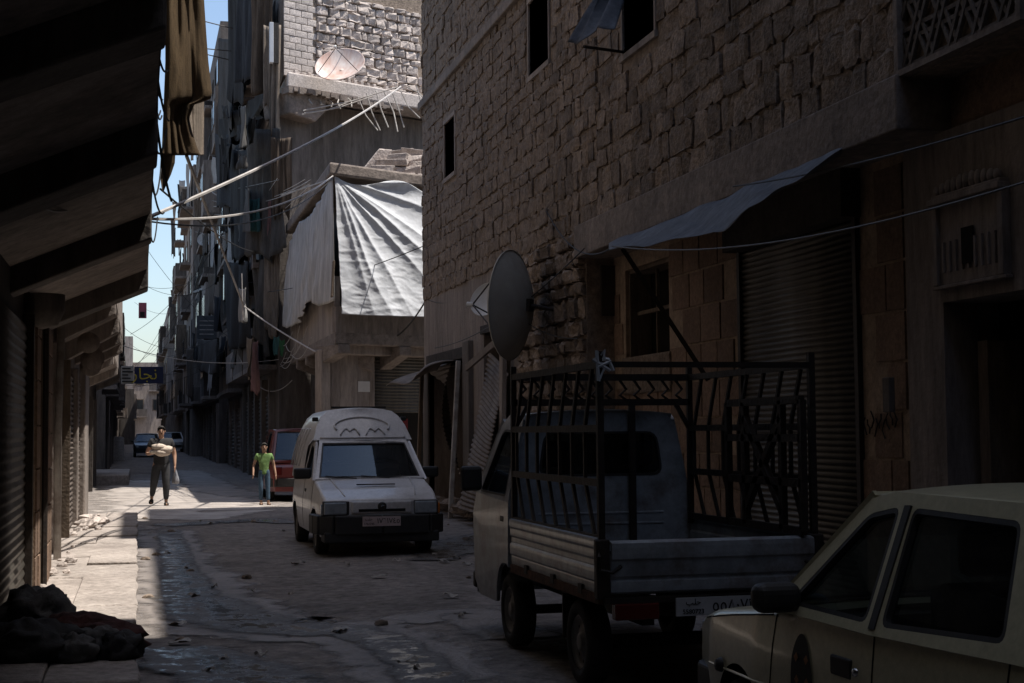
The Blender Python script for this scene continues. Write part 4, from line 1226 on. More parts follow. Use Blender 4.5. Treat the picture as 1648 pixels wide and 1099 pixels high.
# checked oval badge with TAXI on the driver's side
def on_flank(x, z, off=.004): return Vector((x, Wt(x, z)+off, z))
bd = MB().panel([(.52+.10*math.cos(a*math.pi/16)+.06*math.sin(a*math.pi/16)*.4, .60+.215*math.sin(a*math.pi/16)) for a in range(32)], [], lambda a, b: on_flank(a, b)).build('door_badge', M['ink'], taxi, fixn=True)
M['badge_tan'] = mat('badge_print', (.33,.17,.085), bump=0)
ck = MB()
for i in range(9):
    for j in range(3):
        if (i+j) % 2 == 0 or j == 1: continue
        z_ = .42+i*.043; x_ = .47+j*.045+(z_-.6)*.12
        ck.add([on_flank(x_+dx, z_+dz, .006) for dx, dz in ((-.02,0), (0,-.02), (.02,0), (0,.02))], [(0,1,2,3)])
ck.build('badge_check', M['badge_tan'], bd)
text_mesh('TAXI', .085, M['badge_tan'], bd, Matrix.Translation(on_flank(.505, .57, .008)) @ Matrix.Rotation(R(-90), 4, 'X') @ Matrix.Rotation(R(180), 4, 'Z') @ Matrix.Rotation(R(8), 4, 'Z'))
# a rumpled bag on the back seat
bagm = mat('green_white_bag', (.34,.42,.30), (.12,.30,.06), scale=14, bump=.3, coord='obj')
bb = MB().lathe([(0,-.12), (.15,-.1), (.19,0), (.14,.09), (.05,.14), (0,.15)], 12, Matrix.Translation((2.98, 4.05, 1.0)))
bb.v = [tuple(Vector(p)+Vector([.03*noise.noise(Vector(p)*9+Vector((i*7,0,0))) for i in range(3)])) for p in bb.v]
tag(bb.build('carrier_bag', bagm, smooth=True), 'rumpled green and white bag lying inside the taxi behind its glass', 'bag')

# --- white high-capped van facing the viewer
M['van'] = paint('white_van_paint', (.62,.61,.61), rough=.4, dirt=(.26,.235,.215), dirt_amt=.6)
van = empty('delivery_van', (3.12, 21.55, -.02), R(-90), 'white high-roofed delivery van with black bumper facing up the street', 'van')
vb, Wv = lower_body(van, M['van'], -2.05, 1.98,
   [(-2.05,.98), (.9,1.0), (1.0,.985), (1.6,.87), (1.9,.775), (1.98,.735)],
   [(-2.05,.76), (-1.5,.81), (1.0,.81), (1.7,.79), (1.98,.75)], SEC, .26, [(1.22,.29), (-1.22,.29)], .35, [(.9,1.98)], crown=.025, bulge=.06)
for xw in (1.22, -1.22):
    for s in (1, -1): wheel(van, xw, s*.70, .29, .18, s)
for s in (1, -1):
    fv = lambda a, b, i, s=s: Vector((a, s*(.775+(.66-.775)*(b-1.0)/.5-i), b))
    glazed(van, M['van'], fv, [(1.02,.985), (.36,1.51), (.22,1.53), (-.15,1.53), (-.15,.985)], [[(.86,1.02), (.36,1.44), (.0,1.46), (-.06,1.02)]], M['glass'], 'door_frame', gname='side_window')
    seam(van, [(.92,.99), (.95,.6), (.85,.3)], Wv, s); seam(van, [(-.13,.99), (-.13,.55), (-.12,.3)], Wv, s)
    seam(van, [(1.9,.60), (1.5,.62), (-2.0,.62)], Wv, s, w_=.016, m='van', name='body_crease')
    MB().box((.02, s*(Wv(.1,.83)-.01) if s > 0 else -(Wv(.1,.83)+.012), .80), (.17, Wv(.1,.83)+.012 if s > 0 else -(Wv(.1,.83)-.01), .85)).build('door_handle', M['black_plastic'], van, bevel=.01)
    MB().box((.66, s*.78 if s > 0 else -1.02, 1.0), (.76, 1.02 if s > 0 else -.78, 1.15)).build('wing_mirror', M['black_plastic'], van, bevel=.03)
def fw(a, b, i): return Vector((1.0+(.35-1.0)*b+.05*(1-a*a)-i*.8, a*(.76+(.62-.76)*b), .99+(1.52-.99)*b-i*.4))
def dns(x0, x1, y0, y1, n=8): return [(x0+(x1-x0)*k/n, y0) for k in range(n+1)]+[(x0+(x1-x0)*k/n, y1) for k in range(n, -1, -1)]
MB().panel(dns(-1, 1, 0, 1), [dns(-.93, .93, .04, .93)], lambda a, b: fw(a, b, 0)).build('windscreen_frame', M['van'], van, fixn=True, solid=.03, off=0)
MB().panel(dns(-.955, .955, .02, .955), [dns(-.90, .90, .075, .9)], lambda a, b: fw(a, b, -.004)).build('rubber_seal', M['black_plastic'], van, fixn=True, solid=.012, off=0)
MB().grid(lambda u, v: fw(-.94+1.88*u, .03+.91*v, .008), 10, 4).build('windscreen', M['glass'], van, smooth=True, fixn=True)
for y_, a_ in ((.35, -.55), (-.25, -.6)):
    MB().tube([fw(y_, .02, -.02), fw(y_+a_*.95, .075, -.025)], .009, 6).build('wiper', M['black_plastic'], van)
MB().box((-.1, -.7, .3), (.95, .7, .80)).box((.55, -.7, .7), (.93, .7, .985)).build('cabin_lining', M['seat'], van)
for sy in (-.36, .36):
    st = MB().box((.0, sy-.22, .7), (.13, sy+.22, 1.22)).build('seat', M['seat'], van, bevel=.05)
    MB().box((.02, sy-.12, 1.24), (.1, sy+.12, 1.42)).build('headrest', M['seat'], st, bevel=.04)
MB().lathe([(.17, -.012), (.185, 0), (.17, .012), (.155, 0)], 24, Matrix.Translation((.5, .36, 1.0)) @ Matrix.Rotation(R(-60), 4, 'Y'), closed=True).build('steering_wheel', M['black_plastic'], van, smooth=True)
# moulded cap
secv = [(.79,.985), (.775,1.15), (.745,1.35), (.70,1.55), (.635,1.74), (.56,1.87), (.47,1.945), (.34,1.975), (.17,1.99), (0,1.995)]
full = secv + [(-y_, z_) for y_, z_ in reversed(secv[:-1])]
def capx(z): return -.15 if z < 1.5 else .36-.36*min(1, (z-1.5)/.45)**1.15
def capf(u, v):
    i = v*(len(full)-1); a = int(min(i, len(full)-2)); f_ = i-a
    y_ = full[a][0]*(1-f_)+full[a+1][0]*f_; z_ = full[a][1]*(1-f_)+full[a+1][1]*f_
    x_ = capx(z_)*(1-u)+(-2.04+.10*(z_-1))*u
    k = 1-.10*max(0, u-.6)**2*4*.5
    return Vector((x_, y_*k, z_ - .04*max(0, u-.7)))
cp_ = MB().grid(capf, 16, 36)
cb = len(cp_.v)
rows = [(y_, z_) for y_, z_ in secv if z_ >= 1.5]
fr2 = [(.705,1.53)]+rows
for y_, z_ in fr2:
    for k in range(9):
        q = -1+2*k/8
        cp_.v.append((capx(z_)+.05*(1-q*q), q*y_, z_+.0))
for i in range(len(fr2)-1):
    for k in range(8):
        a = cb+i*9+k; cp_.f.append((a, a+1, a+10, a+9))
rb_ = len(cp_.v)
for v in range(37): cp_.v.append(tuple(capf(1, v/36)))
cp_.f.append(tuple(rb_+i for i in range(37)))
cap = cp_.build('moulded_cap', M['van'], van, weld=.004, fixn=True, bevel=.02)
sharp(cap, 35)
def cf(q, z, o=.0):
    yy = tab([(1.5,.705), (1.55,.70), (1.74,.635), (1.87,.56), (1.945,.47)], z)
    return Vector((capx(z)+.05*(1-q*q)+.012+o, q*yy, z+o*.6))
MB().tube([cf(.62*math.cos(a*math.pi/20), 1.735+.125*math.sin(a*math.pi/20)) for a in range(-3, 24)], .014, 6).build('embossed_oval', M['van'], cap, smooth=True)
for c_ in (-.27, .27):
    MB().tube([cf(c_+(-.20+.40*k/16), 1.655+.045*abs(math.sin(math.pi*k/8))-.05*(abs(k-8)/8)**3) for k in range(17)], .012, 6).build('embossed_scallop', M['van'], cap, smooth=True)
MB().tube([cf(.88*q, 1.565) for q in [x/8-1 for x in range(17)]], .012, 6).build('embossed_line', M['van'], cap, smooth=True)
for s in (1, -1):
    for k in range(4):
        x0 = -.45-.38*k
        pts = [Vector((x0-.42*t, s*(tab([(.985,.79), (1.15,.775), (1.35,.745), (1.55,.70), (1.74,.635), (1.87,.56)], 1.15+.55*(1-t))+.004), 1.15+.55*(1-t))) for t in (0, .25, .5, .75, 1)]
        MB().tube(pts, .014, 6).build('side_rib', M['van'], cap, smooth=True)
    MB().box((-.05, s*.60 if s > 0 else -.68, 1.80), (.06, .68 if s > 0 else -.60, 1.86)).build('air_scoop', M['black_plastic'], cap, bevel=.01)
MB().bar((-.1, -.40, 2.0), (-.1, .40, 2.0), .05, .03).build('roof_rail', M['black_plastic'], cap)
# face: lamps, grille, emblem, bumper, plate
for s in (1, -1):
    MB().box((1.92, s*.585-.19, .548), (2.02, s*.585+.17, .742)).build('headlight_surround', M['black_plastic'], van, bevel=.015)
    MB().box((1.93, s*.60-.165, .562), (2.032, s*.60+.14, .73)).build('headlight', M['lens'], van, bevel=.02)
    MB().box((1.89, s*.755-.04, .56), (1.995, s*.755+.03, .70)).build('turn_signal', M['orange'] if s > 0 else M['lens'], van, bevel=.01)
gr = MB().box((1.97, -.40, .575), (2.055, .40, .735)).build('grille_panel', M['van'], van, bevel=.02)
MB().box((2.05, -.31, .60), (2.062, .31, .635)).build('grille_slot', M['seam'], gr)
em = MB().lathe([(0, .014), (.05, .014), (.06, .006), (.06, 0)], 20, Matrix.Translation((2.054, 0, .665)) @ Matrix.Rotation(R(90), 4, 'Y')).build('emblem', M['black_plastic'], gr, smooth=True)
MB().panel([(-.03,-.01), (.0,.0), (.03,.012), (.012,.02), (-.005,.03), (-.012,.008)], [], lambda a, b: Vector((2.071, a, .665+b))).build('emblem_arrow', M['chrome'], em)
MB().box((1.50, -.26, .93), (1.54, .26, .945), Matrix.Translation((0, 0, 0))).build('bonnet_vent', M['seam'], van)
MB().box((.97, -.33, .995), (1.03, .33, 1.003)).build('scuttle_vent', M['seam'], van)
for s in (1, -1): MB().tube([(1.02, s*.55, 1.0), (1.5, s*.52, .908), (1.9, s*.47, .795)], .012, 6).build('bonnet_ridge', M['van'], van, smooth=True)
bm_ = MB()
bp_ = [(1.35,-.835), (1.72,-.83), (1.93,-.79), (2.05,-.62), (2.09,0), (2.05,.62), (1.93,.79), (1.72,.83), (1.35,.835)]
for (a, b), (c_, d) in zip(bp_, bp_[1:]): bm_.bar((a, b, .43), (c_, d, .43), .10, .25)
bm_.box((1.70, -.76, .20), (2.075, .76, .34))
bm_.build('bumper', M['black_plastic'], van, bevel=.02)
pl = MB().box((2.13, -.27, .415), (2.142, .23, .54)).build('number_plate', M['plate'], van)
PT = Matrix.Translation((2.144, -.02, .48)) @ Matrix(((0,0,1,0),(1,0,0,0),(0,1,0,0),(0,0,0,1)))
text_mesh('١٧٦١٧٤٥', .095, M['ink'], pl, PT @ Matrix.Translation((.09, 0, 0)))
text_mesh('ﺐﻠﺣ', .05, M['ink'], pl, PT @ Matrix.Translation((-.17, .028, 0)))
text_mesh('1761745', .04, M['ink'], pl, PT @ Matrix.Translation((-.165, -.035, 0)))
# --- small cab-over pickup with an iron rack
M['pick'] = mat('grey_white_pickup_paint', (.31,.335,.36), (.23,.25,.265), rough=.4, scale=7, bump=.12, bscale=14, dirt=(.10,.062,.042), dirt_amt=.9, coat=.25, coord='obj', spec=.5, fine=.35)
pk = empty('pickup_truck', (3.43, 10.0, 0), R(90), 'small white cab-over pickup with a black iron rack on its open bed', 'pickup')
XB0, XB1 = -1.33, .86
for xw in (1.02, -.80):
    for s in (1, -1): wheel(pk, xw, s*.63, .275, .16, s)
MB().box((XB0+.02, -.70, .62), (XB1, .70, .68)).build('bed_floor', M['black_plastic'], pk)
MB().box((XB0+.1, -.42, .42), (1.9, -.34, .6)).box((XB0+.1, .34, .42), (1.9, .42, .6)).box((XB0+.05, -.6, .48), (XB0+.13, .6, .58)).build('chassis', M['iron'], pk)
MB().tube([(-.80, -.6, .27), (-.80, .6, .27)], .045, 8).build('rear_axle', M['iron'], pk)
MB().tube([(1.02, -.6, .27), (1.02, .6, .27)], .035, 8).build('front_axle', M['iron'], pk)
def gate(name, a, b, y_, s):
    """pressed side gate with two raised ribs; runs along x"""
    prof = [(0, .635), (.012, .64), (.012, .70), (.024, .715), (.024, .775), (.012, .79), (.012, .835), (.022, .85), (.022, .90), (.03, .915), (.03, .955), (0, .96)]
    mb = MB().grid(lambda u, v: (a+(b-a)*u, s*(y_+tab([(k/11, p[0]) for k, p in enumerate(prof)], v)), tab([(k/11, p[1]) for k, p in enumerate(prof)], v)), 10, 44)
    return mb.build(name, M['pick'], pk, solid=.025, off=0, fixn=True)
for s in (1, -1):
    g_ = gate('side_gate', XB0+.02, XB1, .695, s)
    for x_ in (-.95, -.3, .4): MB().box((x_-.04, s*.70 if s > 0 else -.735, .60), (x_+.04, .735 if s > 0 else -.70, .66)).build('gate_hinge', M['iron'], g_)
    MB().bar((XB0, s*.705, .60), (XB1, s*.705, .60), .05, .06).build('bed_rail', M['rust'] if s > 0 else M['iron'], pk)
    MB().box((XB0-.03, s*.66 if s > 0 else -.745, .60), (XB0+.04, .745 if s > 0 else -.66, .96)).build('corner_post', M['iron'], pk, bevel=.01)
    MB().tube([(XB0-.03, s*.73, .92), (XB0-.06, s*.74, .86), (XB0-.05, s*.73, .78), (XB0-.07, s*.66, .765), (XB0-.05, s*.6, .80)], .012, 6).build('latch_chain', M['iron'], pk)
    MB().box((XB0-.06, s*.50-.14, .475), (XB0+.02, s*.50+.14, .575)).build('tail_light', M['red_lens'], pk, bevel=.01)
    MB().box((-.48, s*.62-.09, .26), (-.465, s*.62+.09, .55)).build('mud_flap', M['black_plastic'], pk)
tgp = [(.0,.64), (.015,.65), (.015,.70), (.004,.71), (.004,.735), (.02,.745), (.03,.84), (.045,.85), (.045,.93), (.0,.94)]
tg = MB().grid(lambda u, v: (XB0-.01-tab([(k/9, p[0]) for k, p in enumerate(tgp)], v), -.66+1.32*u, tab([(k/9, p[1]) for k, p in enumerate(tgp)], v)), 8, 36).build('tailgate', M['pick'], pk, solid=.025, off=0, fixn=True)
MB().box((XB0-.05, -.70, .575), (XB0+.05, .70, .61)).build('rear_beam', M['iron'], pk)
pp = MB().box((XB0-.075, -.34, .49), (XB0-.06, .26, .60)).build('number_plate', M['plate_w'], pk)
PT = Matrix.Translation((XB0-.077, -.04, .545)) @ Matrix(((0,0,-1,0),(-1,0,0,0),(0,1,0,0),(0,0,0,1)))
text_mesh('٥٥٨٠٧٢٣', .095, M['ink'], pp, PT @ Matrix.Translation((.10, 0, 0)))
text_mesh('ﺐﻠﺣ', .05, M['ink'], pp, PT @ Matrix.Translation((-.19, .028, 0)))
text_mesh('5580723', .04, M['ink'], pp, PT @ Matrix.Translation((-.19, -.03, 0)))
# cab
def cab_y(z): return tab([(.3,.70), (.6,.72), (1.08,.715), (1.4,.655), (1.72,.585), (1.8,.56)], z)
arc = [(1.02+.34*math.cos(R(a)), .285+.34*math.sin(R(a))) for a in range(106, 0, -12)]
side_o = [(.92, .60)]+arc+[(1.38,.30), (1.95,.30), (2.10,.42), (2.12,.95), (2.02,1.12), (1.56,1.66), (1.40,1.735), (1.2,1.755), (.96,1.74), (.92,1.70), (.92,1.35), (.92,1.08)]
for s in (1, -1):
    glazed(pk, M['pick'], lambda a, b, i, s=s: Vector((a, s*(cab_y(b)-i), b)), side_o, [[(1.03,1.12), (1.03,1.62), (1.42,1.63), (1.50,1.60), (1.88,1.13)]], M['glass'], 'cab_side', gname='side_window', thick=.03)
    for pts in ([(1.0,1.06), (1.0,.70)], [(1.92,1.06), (1.92,.5), (1.5,.42)]):
        MB().tube([(x, s*(cab_y(z)+.004), z) for x, z in pts], .006, 5).build('panel_gap', M['seam'], pk)
    MB().box((1.06, s*.712 if s > 0 else -.735, .93), (1.17, .735 if s > 0 else -.712, .975)).build('door_handle', M['black_plastic'], pk, bevel=.008)
    MB().box((1.80, s*.72 if s > 0 else -.90, 1.14), (1.86, .90 if s > 0 else -.72, 1.34)).build('wing_mirror', M['black_plastic'], pk, bevel=.03)
ro_ = rpoly([(-.70,.70), (.70,.70), (.715,1.08), (.655,1.4), (.56,1.755), (-.56,1.755), (-.655,1.4), (-.715,1.08)], .10, 5)
glazed(pk, M['pick'], lambda a, b, i: Vector((.915+i, a, b)), ro_, [[(-.50,1.27), (.50,1.27), (.45,1.61), (-.45,1.61)]], M['glass'], 'cab_back', gname='rear_window', thick=.03, r=.09)
MB().box((.895, -.5, .98), (.915, .5, 1.0)).box((.895, -.5, .90), (.915, .5, .92)).build('pressed_rib', M['pick'], pk, bevel=.006)
MB().grid(lambda u, v: (.905+.66*u, (-1+2*v)*(.575-.02*u), 1.745+.035*(1-(2*v-1)**2)-.06*max(0, u-.7)), 12, 12).build('roof', M['pick'], pk, smooth=True, fixn=True, solid=.03)
MB().grid(lambda u, v: (2.12-.1*max(0, v-.7)/.3+.03*(1-(2*u-1)**2), (-1+2*u)*.70, .30+.82*v), 10, 10).build('cab_front', M['pick'], pk, smooth=True, fixn=True, solid=.03)
MB().grid(lambda u, v: (2.03-.47*v+.02*(1-(2*u-1)**2), (-1+2*u)*(.68-.1*v), 1.11+.56*v), 10, 6).build('windscreen', M['glass'], pk, smooth=True, fixn=True)
for s in (1, -1):
    MB().bar((2.04, s*.69, 1.11), (1.55, s*.575, 1.70), .06, .05).build('windscreen_pillar', M['pick'], pk)
    MB().box((2.11, s*.5-.12, .60), (2.16, s*.5+.12, .76)).build('headlight', M['lens'], pk, bevel=.02)
MB().box((2.12, -.72, .33), (2.20, .72, .47)).build('front_bumper', M['black_plastic'], pk, bevel=.02)
MB().box((.95, -.66, .5), (2.05, .66, .80)).box((1.75, -.66, .8), (2.05, .66, 1.10)).build('cab_lining', M['seat'], pk)
for sy in (-.33, .33):
    st = MB().box((1.0, sy-.22, .8), (1.12, sy+.22, 1.32)).build('seat', M['seat'], pk, bevel=.05)
    MB().box((1.01, sy-.13, 1.34), (1.08, sy+.13, 1.54)).build('headrest', M['seat'], st, bevel=.04)
# rack
Zr = [.96, 1.30, 1.63, 2.02]
for s in (1, -1):
    y_ = s*.70
    for x_ in (XB0+.02, XB1-.02):
        MB().bar((x_, y_, .9), (x_, y_, 2.10), .04).build('rack_post', M['iron'], pk)
    for z_ in Zr:
        MB().bar((XB0+.02, y_, z_), (XB1-.02, y_, z_+.0), .035, .045).build('rack_rail', M['iron'], pk)
    for k in range(7):
        x_ = XB0+.30+k*.29
        if x_ > XB1-.08: continue
        mb = MB()
        q = [(x_-.16, Zr[0]), (x_+.04, Zr[1]), (x_+.04, Zr[2]), (x_-.14, Zr[3])]
        for (a, b), (c_, d) in zip(q, q[1:]): mb.bar((a, y_, b), (c_, y_, d), .028, .02, (0, 1, 0))
        mb.build('rack_bar', M['iron'], pk)
for z_ in (1.83, 2.02):
    MB().bar((XB1-.02, -.70, z_), (XB1-.02, .70, z_), .04, .05).build('rack_header', M['iron'], pk)
for k in range(12):
    y_ = -.62+k*.113
    MB().tube([(XB1-.02, y_-.03, 1.84), (XB1-.02, y_+.03, 1.885), (XB1-.02, y_-.02, 1.93), (XB1-.02, y_+.03, 2.0)], .012, 5).build('rack_scroll', M['iron'], pk)
for s in (1, -1): MB().bar((XB1-.02, s*.70, 1.62), (XB1-.02, s*.58, 1.83), .03).build('rack_brace', M['iron'], pk)
MB().bar((XB1-.02, -.23, .7), (XB1-.02, -.23, 1.83), .045).build('rack_upright', M['iron'], pk)
MB().bar((XB0+.02, -.70, 2.02), (XB0+.02, .70, 2.02), .035).build('rack_header', M['iron'], pk)
# strip of plastic knotted to the rear rack post
kn = MB()
for k in range(6):
    a = R(k*60); kn.tube([Vector((2.73, 8.69, 2.06)), Vector((2.73+.05*math.cos(a), 8.66, 2.05+.06*math.sin(a))), Vector((2.76+.05*math.cos(a*1.7), 8.66, 1.98+.07*math.sin(a*2)))], .012, 5)
M['plastic'] = mat('clear_plastic_strip', (.5,.53,.56), rough=.3, bump=.2)
tag(kn.build('plastic_knot', M['plastic']), 'scrap of pale plastic knotted round the rack post of the pickup', 'plastic strip')
# wrought gate leaning inside the far rack side
gt = MB(); gx_ = 4.02
gA, gB, gC, gD = 8.60, 9.80, .98, 1.80
for (a, b, c_, d) in ((gA,gC,gB,gC), (gA,gD,gB,gD), (gA,gC,gA,gD), (gB,gC,gB,gD), (gA+.3,gC,gA+.3,gD), (gB-.3,gC,gB-.3,gD), (gA+.3,gC+.1,gB-.3,gD-.1), (gA+.3,gD-.1,gB-.3,gC+.1), (gA,1.28,gB,1.28), (gA,1.56,gB,1.56)):
    gt.bar((gx_, a, b), (gx_, c_, d), .05, .04, (1, 0, 0))
tag(gt.build('iron_gate', M['iron']), 'black iron gate panel with crossed bars leaning inside the pickup rack', 'gate')

# --- other cars
def small_car(name, label, loc, rz, pm, H=1.42, tail=True):
    k = H-1.42
    p = dict(paint=pm, xr=-1.9, xf=1.95,
      zt=[(-1.9,.80), (-1.75,.90), (-1.3,.93), (0,.90), (.9,.88), (1.6,.80), (1.95,.68)],
      hw=[(-1.9,.70), (-1.6,.78), (1.0,.80), (1.6,.77), (1.95,.68)], sec=SEC, sill=.24, wheels=[(1.2,.28), (-1.15,.28)], ra=.34, decks=[(.6,1.95), (-1.9,-1.3)],
      zb=.89, zr=1.38+k, yb=.77, yt=.60, track=.70,
      side=[(.88,.88), (.30,1.36+k), (.1,1.385+k), (-1.1,1.37+k), (-1.3,1.33+k), (-1.78,.93), (-1.78,.90), (0,.88)],
      side_win=[[(.70,.93), (.28,1.30+k), (.04,1.33+k), (.02,.93)], [(-.07,.93), (-.05,1.33+k), (-.9,1.32+k), (-.98,.95)]],
      ws0=(.9,.89,.74), ws1=(.32,1.37+k,.59), rs0=(-1.78,.93,.72), rs1=(-1.25,1.36+k,.58), seats=(0,),
      bumpers=[(1.97,.42,.2), (-1.93,.45,.2)], lamps=[(1.93,.52,.64,.28,.15,'lens'), (-1.90,.60,.72,.2,.2,'red_lens')], mirror=(.65,.95))
    return make_car(name, label, 'car', loc, rz, p)
M['redp'] = paint('red_paint', (.17,.03,.026), dirt=(.09,.05,.04))
M['navyp'] = paint('navy_paint', (.03,.045,.07), dirt=(.12,.11,.1))
M['whitep'] = paint('off_white_paint', (.5,.5,.5))
small_car('parked_car', 'red hatchback parked tail-on behind the white van', (3.80, 37.4, 0), R(90), M['redp'], H=1.74)
small_car('parked_car', 'dark navy car parked far down the street beside the concrete barrier', (.55, 93, gz(.5, 93)), R(-90), M['navyp'])
small_car('parked_car', 'off-white car parked beyond the walking man at the far end', (2.35, 108, gz(2, 108)), R(-90), M['whitep'])

# ------------------------------------------------------------------ people
def skin_mesh(name, V, E, m, parent, root=0, sub=2):
    """V: name -> (pos, rx, ry); one continuous surface grown round the joints"""
    keys = list(V)
    me = bpy.data.meshes.new(name); me.from_pydata([V[k][0] for k in keys], [(keys.index(a), keys.index(b)) for a, b in E], [])
    o = bpy.data.objects.new(name, me); C.objects.link(o)
    md = o.modifiers.new('skin', 'SKIN'); md.use_smooth_shade = True
    sv = me.skin_vertices[0].data
    for i, k in enumerate(keys):
        sv[i].radius = (V[k][1], V[k][2]); sv[i].use_root = (i == root)
    s2_ = o.modifiers.new('sub', 'SUBSURF'); s2_.levels = sub; s2_.render_levels = sub
    dg = bpy.context.evaluated_depsgraph_get(); dg.update()
    nm = bpy.data.meshes.new_from_object(o.evaluated_get(dg))
    bpy.data.objects.remove(o); bpy.data.meshes.remove(me)
    nm.name = name; nm.materials.clear(); nm.materials.append(m)
    for p in nm.polygons: p.use_smooth = True
    r = bpy.data.objects.new(name, nm); C.objects.link(r); r.parent = parent
    return r

def hand(V, E, wrist, d, side, k=1.0):
    """palm and five fingers from a wrist along direction d; side = direction of the thumb"""
    w0 = Vector(V[wrist][0]); d = Vector(d).normalized(); s = Vector(side).normalized()
    n = wrist+'_palm'; V[n] = (tuple(w0+d*.075*k), .034*k, .020*k); E.append((wrist, n))
    for i, (o, l) in enumerate(((-.028, .06), (-.010, .075), (.010, .08), (.028, .07))):
        a = w0+d*.105*k+s*o*k; b = a+d*l*.5*k; c_ = b+d*l*.4*k+d.cross(s)*.015*k
        for j, p in enumerate((a, b, c_)):
            V['%s_f%d%d' % (wrist, i, j)] = (tuple(p), .0095*k, .0095*k)
        E += [(n, '%s_f%d0' % (wrist, i)), ('%s_f%d0' % (wrist, i), '%s_f%d1' % (wrist, i)), ('%s_f%d1' % (wrist, i), '%s_f%d2' % (wrist, i))]
    a = w0+d*.04*k+s*.045*k; b = a+d*.05*k+s*.015*k
    V[wrist+'_t0'] = (tuple(a), .012*k, .012*k); V[wrist+'_t1'] = (tuple(b), .010*k, .010*k)
    E += [(n, wrist+'_t0'), (wrist+'_t0', wrist+'_t1')]

M['skin'] = mat('skin', (.42,.25,.17), (.36,.21,.14), rough=.55, scale=8, bump=.05, coord='obj')
M['hair'] = mat('dark_hair', (.02,.016,.013), rough=.7, scale=30, bump=.5, bscale=90, coord='obj')
M['tee_black'] = mat('black_cotton', (.022,.022,.024), (.034,.033,.034), rough=.9, scale=6, bump=.4, bscale=12, coord='obj')
M['trouser'] = mat('charcoal_trousers', (.030,.031,.034), (.045,.045,.047), rough=.9, scale=6, bump=.4, bscale=14, coord='obj')
M['tee_green'] = mat('green_cotton', (.18,.29,.10), (.13,.22,.075), rough=.9, scale=6, bump=.4, bscale=14, coord='obj')
M['jeans'] = mat('blue_denim', (.055,.095,.14), (.035,.06,.09), rough=.9, scale=5, bump=.4, bscale=16, coord='obj')
M['shoe'] = mat('dark_shoe', (.03,.025,.022), rough=.6, bump=.1, coord='obj')
M['sandal'] = mat('brown_sandal', (.14,.08,.05), rough=.7, bump=.1, coord='obj')

